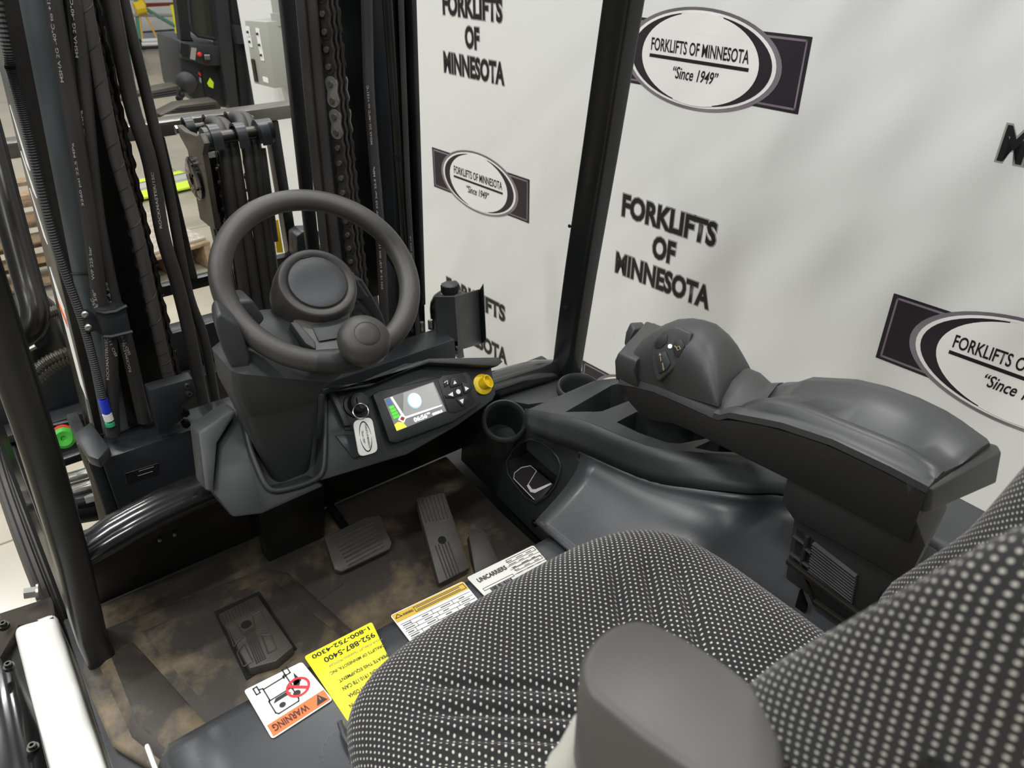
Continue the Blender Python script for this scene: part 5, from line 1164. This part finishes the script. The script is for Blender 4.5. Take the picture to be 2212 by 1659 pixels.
obj('rack_beam', MB().prism([oy(*q) for q in ((196, 18), (262, 14), (264, 32), (198, 35))], (0, .1, 0)), RORG, ok); obj('load_box', MB().prism([oy(*q, 10.6) for q in ((196, 34), (266, 32), (268, 62), (200, 63))], (0, .6, 0)), PRT, ok); obj('rack_beam', MB().prism([oy(*q) for q in ((200, 62), (270, 59), (272, 72), (202, 76))], (0, .1, 0)), RORG, ok)
obj('rack_upright', MB().prism([oy(*q) for q in ((252, -40), (260, -40), (285, 130), (276, 130))], (0, .1, 0)), TEAL, ok)
jy = at(243, 146, z=GZ).y
oj = thing('bottle_jack', oy(243, 140, jy), 'small orange jack standing below the orange rack beam', 'jack'); obj('jack_column', MB().tube([oy(233, 86, jy), oy(246, 136, jy)], .06, 12), mat('jack_orange', (206, 80, 36), .45), oj); obj('jack_foot', MB().tube([oy(232, 142, jy), oy(254, 138, jy)], .06, 8), mat('jack_rust', (120, 44, 28), .5), oj); obj('jack_head', MB().tube([oy(225, 74, jy), oy(240, 80, jy)], .07, 8), KD, oj)
# pallet with tread plate and lime barrier strip
def gz(px, py, z=.02): return at(px, py, z=z)
wd_ = mat('pallet_wood', (138, 118, 92), .7, var=.3, vscale=30)
pa = thing('wooden_pallet', gz(400, 540, -.1), 'worn wooden pallet carrying a grey tread plate', 'pallet')
e0, e1 = gz(300, 575, .04), gz(455, 528, .04); ed = (e1-e0); back = V((-ed.y, ed.x, 0)).normalized()
for k in range(9):
    o0 = back*(.12*k); obj('deck_board', MB().prism([e0+o0, e1+o0, e1+o0+back*.09, e0+o0+back*.09], (0, 0, .018)), wd_, pa, bevel=.003)
for f in (.0, .45, .9):
    p = e0+ed*f; obj('stringer', MB().prism([p, p+ed*.1, p+ed*.1+back*1.1, p+back*1.1], (0, 0, -.13)), wd_, pa, bevel=.004)
tpm = mat('tread_plate', (172, 164, 150), .45, metal=.2)
tpl = thing('tread_plate', e0+V((0, 0, .06)), 'grey raised-pattern tread plate lying on the wooden pallet', 'plate')
tp0 = obj('plate_sheet', MB().prism([e0+back*.04+V((0, 0, .02)), e1+back*.04+V((0, 0, .02)), e1+back*1.15+V((0, 0, .02)), e0+back*1.15+V((0, 0, .02))], (0, 0, .012)), tpm, tpl)
mbs = MB()
for i in range(22):
    for j in range(25):
        c = e0+ed*(i+.5)/22+back*(.06+.043*j+.0215*(i % 2))+V((0, 0, .032)); r_ = .011 if (i+j) % 2 else -.011
        d1 = (ed.normalized()*abs(r_)+back*r_*.8); d2 = V((-d1.y, d1.x, 0))*.25
        mbs.add([c-d1, c+d2, c+d1, c-d2, c+V((0, 0, .004))], [(0, 1, 4), (1, 2, 4), (2, 3, 4), (3, 0, 4)])
o = obj('tread_lug', mbs, tpm, tpl); o['kind'] = 'stuff'
lm = mat('lime_strip', (206, 236, 60), .4)
ls = thing('barrier_strip', gz(330, 420, -.1), 'lime and silver barrier strip along the floor past the pallet', 'barrier')
s0, s1 = gz(270, 440, -.08), gz(450, 398, -.08); sb = V((-(s1-s0).y, (s1-s0).x, 0)).normalized()
for k, (w0, w1, m_) in enumerate(((0, .16, lm), (.16, .22, GRYP), (.22, .34, SLV), (.34, .36, KD), (.36, .44, lm))):
    obj('strip_band', MB().prism([s0+sb*w0, s1+sb*w0, s1+sb*w1, s0+sb*w1], (0, 0, .012)), m_, ls)
ps = thing('pallet_stack', at(40, 640, z=-.1), 'stacked wooden pallets seen left of the grab handle', 'pallet')
q0 = at(30, 640, z=-.1)
for k in range(5):
    for j in range(2): obj('deck_board', MB().box((q0.x-.12, q0.y+.0+.25*j, GZ+.06+.11*k), (1.0, .10, .02)), wd_, ps)
    for j in range(3): obj('stringer', MB().box((q0.x-.57+.45*j, q0.y+.12, GZ+.015+.11*k), (.06, .4, .08)), wd_, ps)
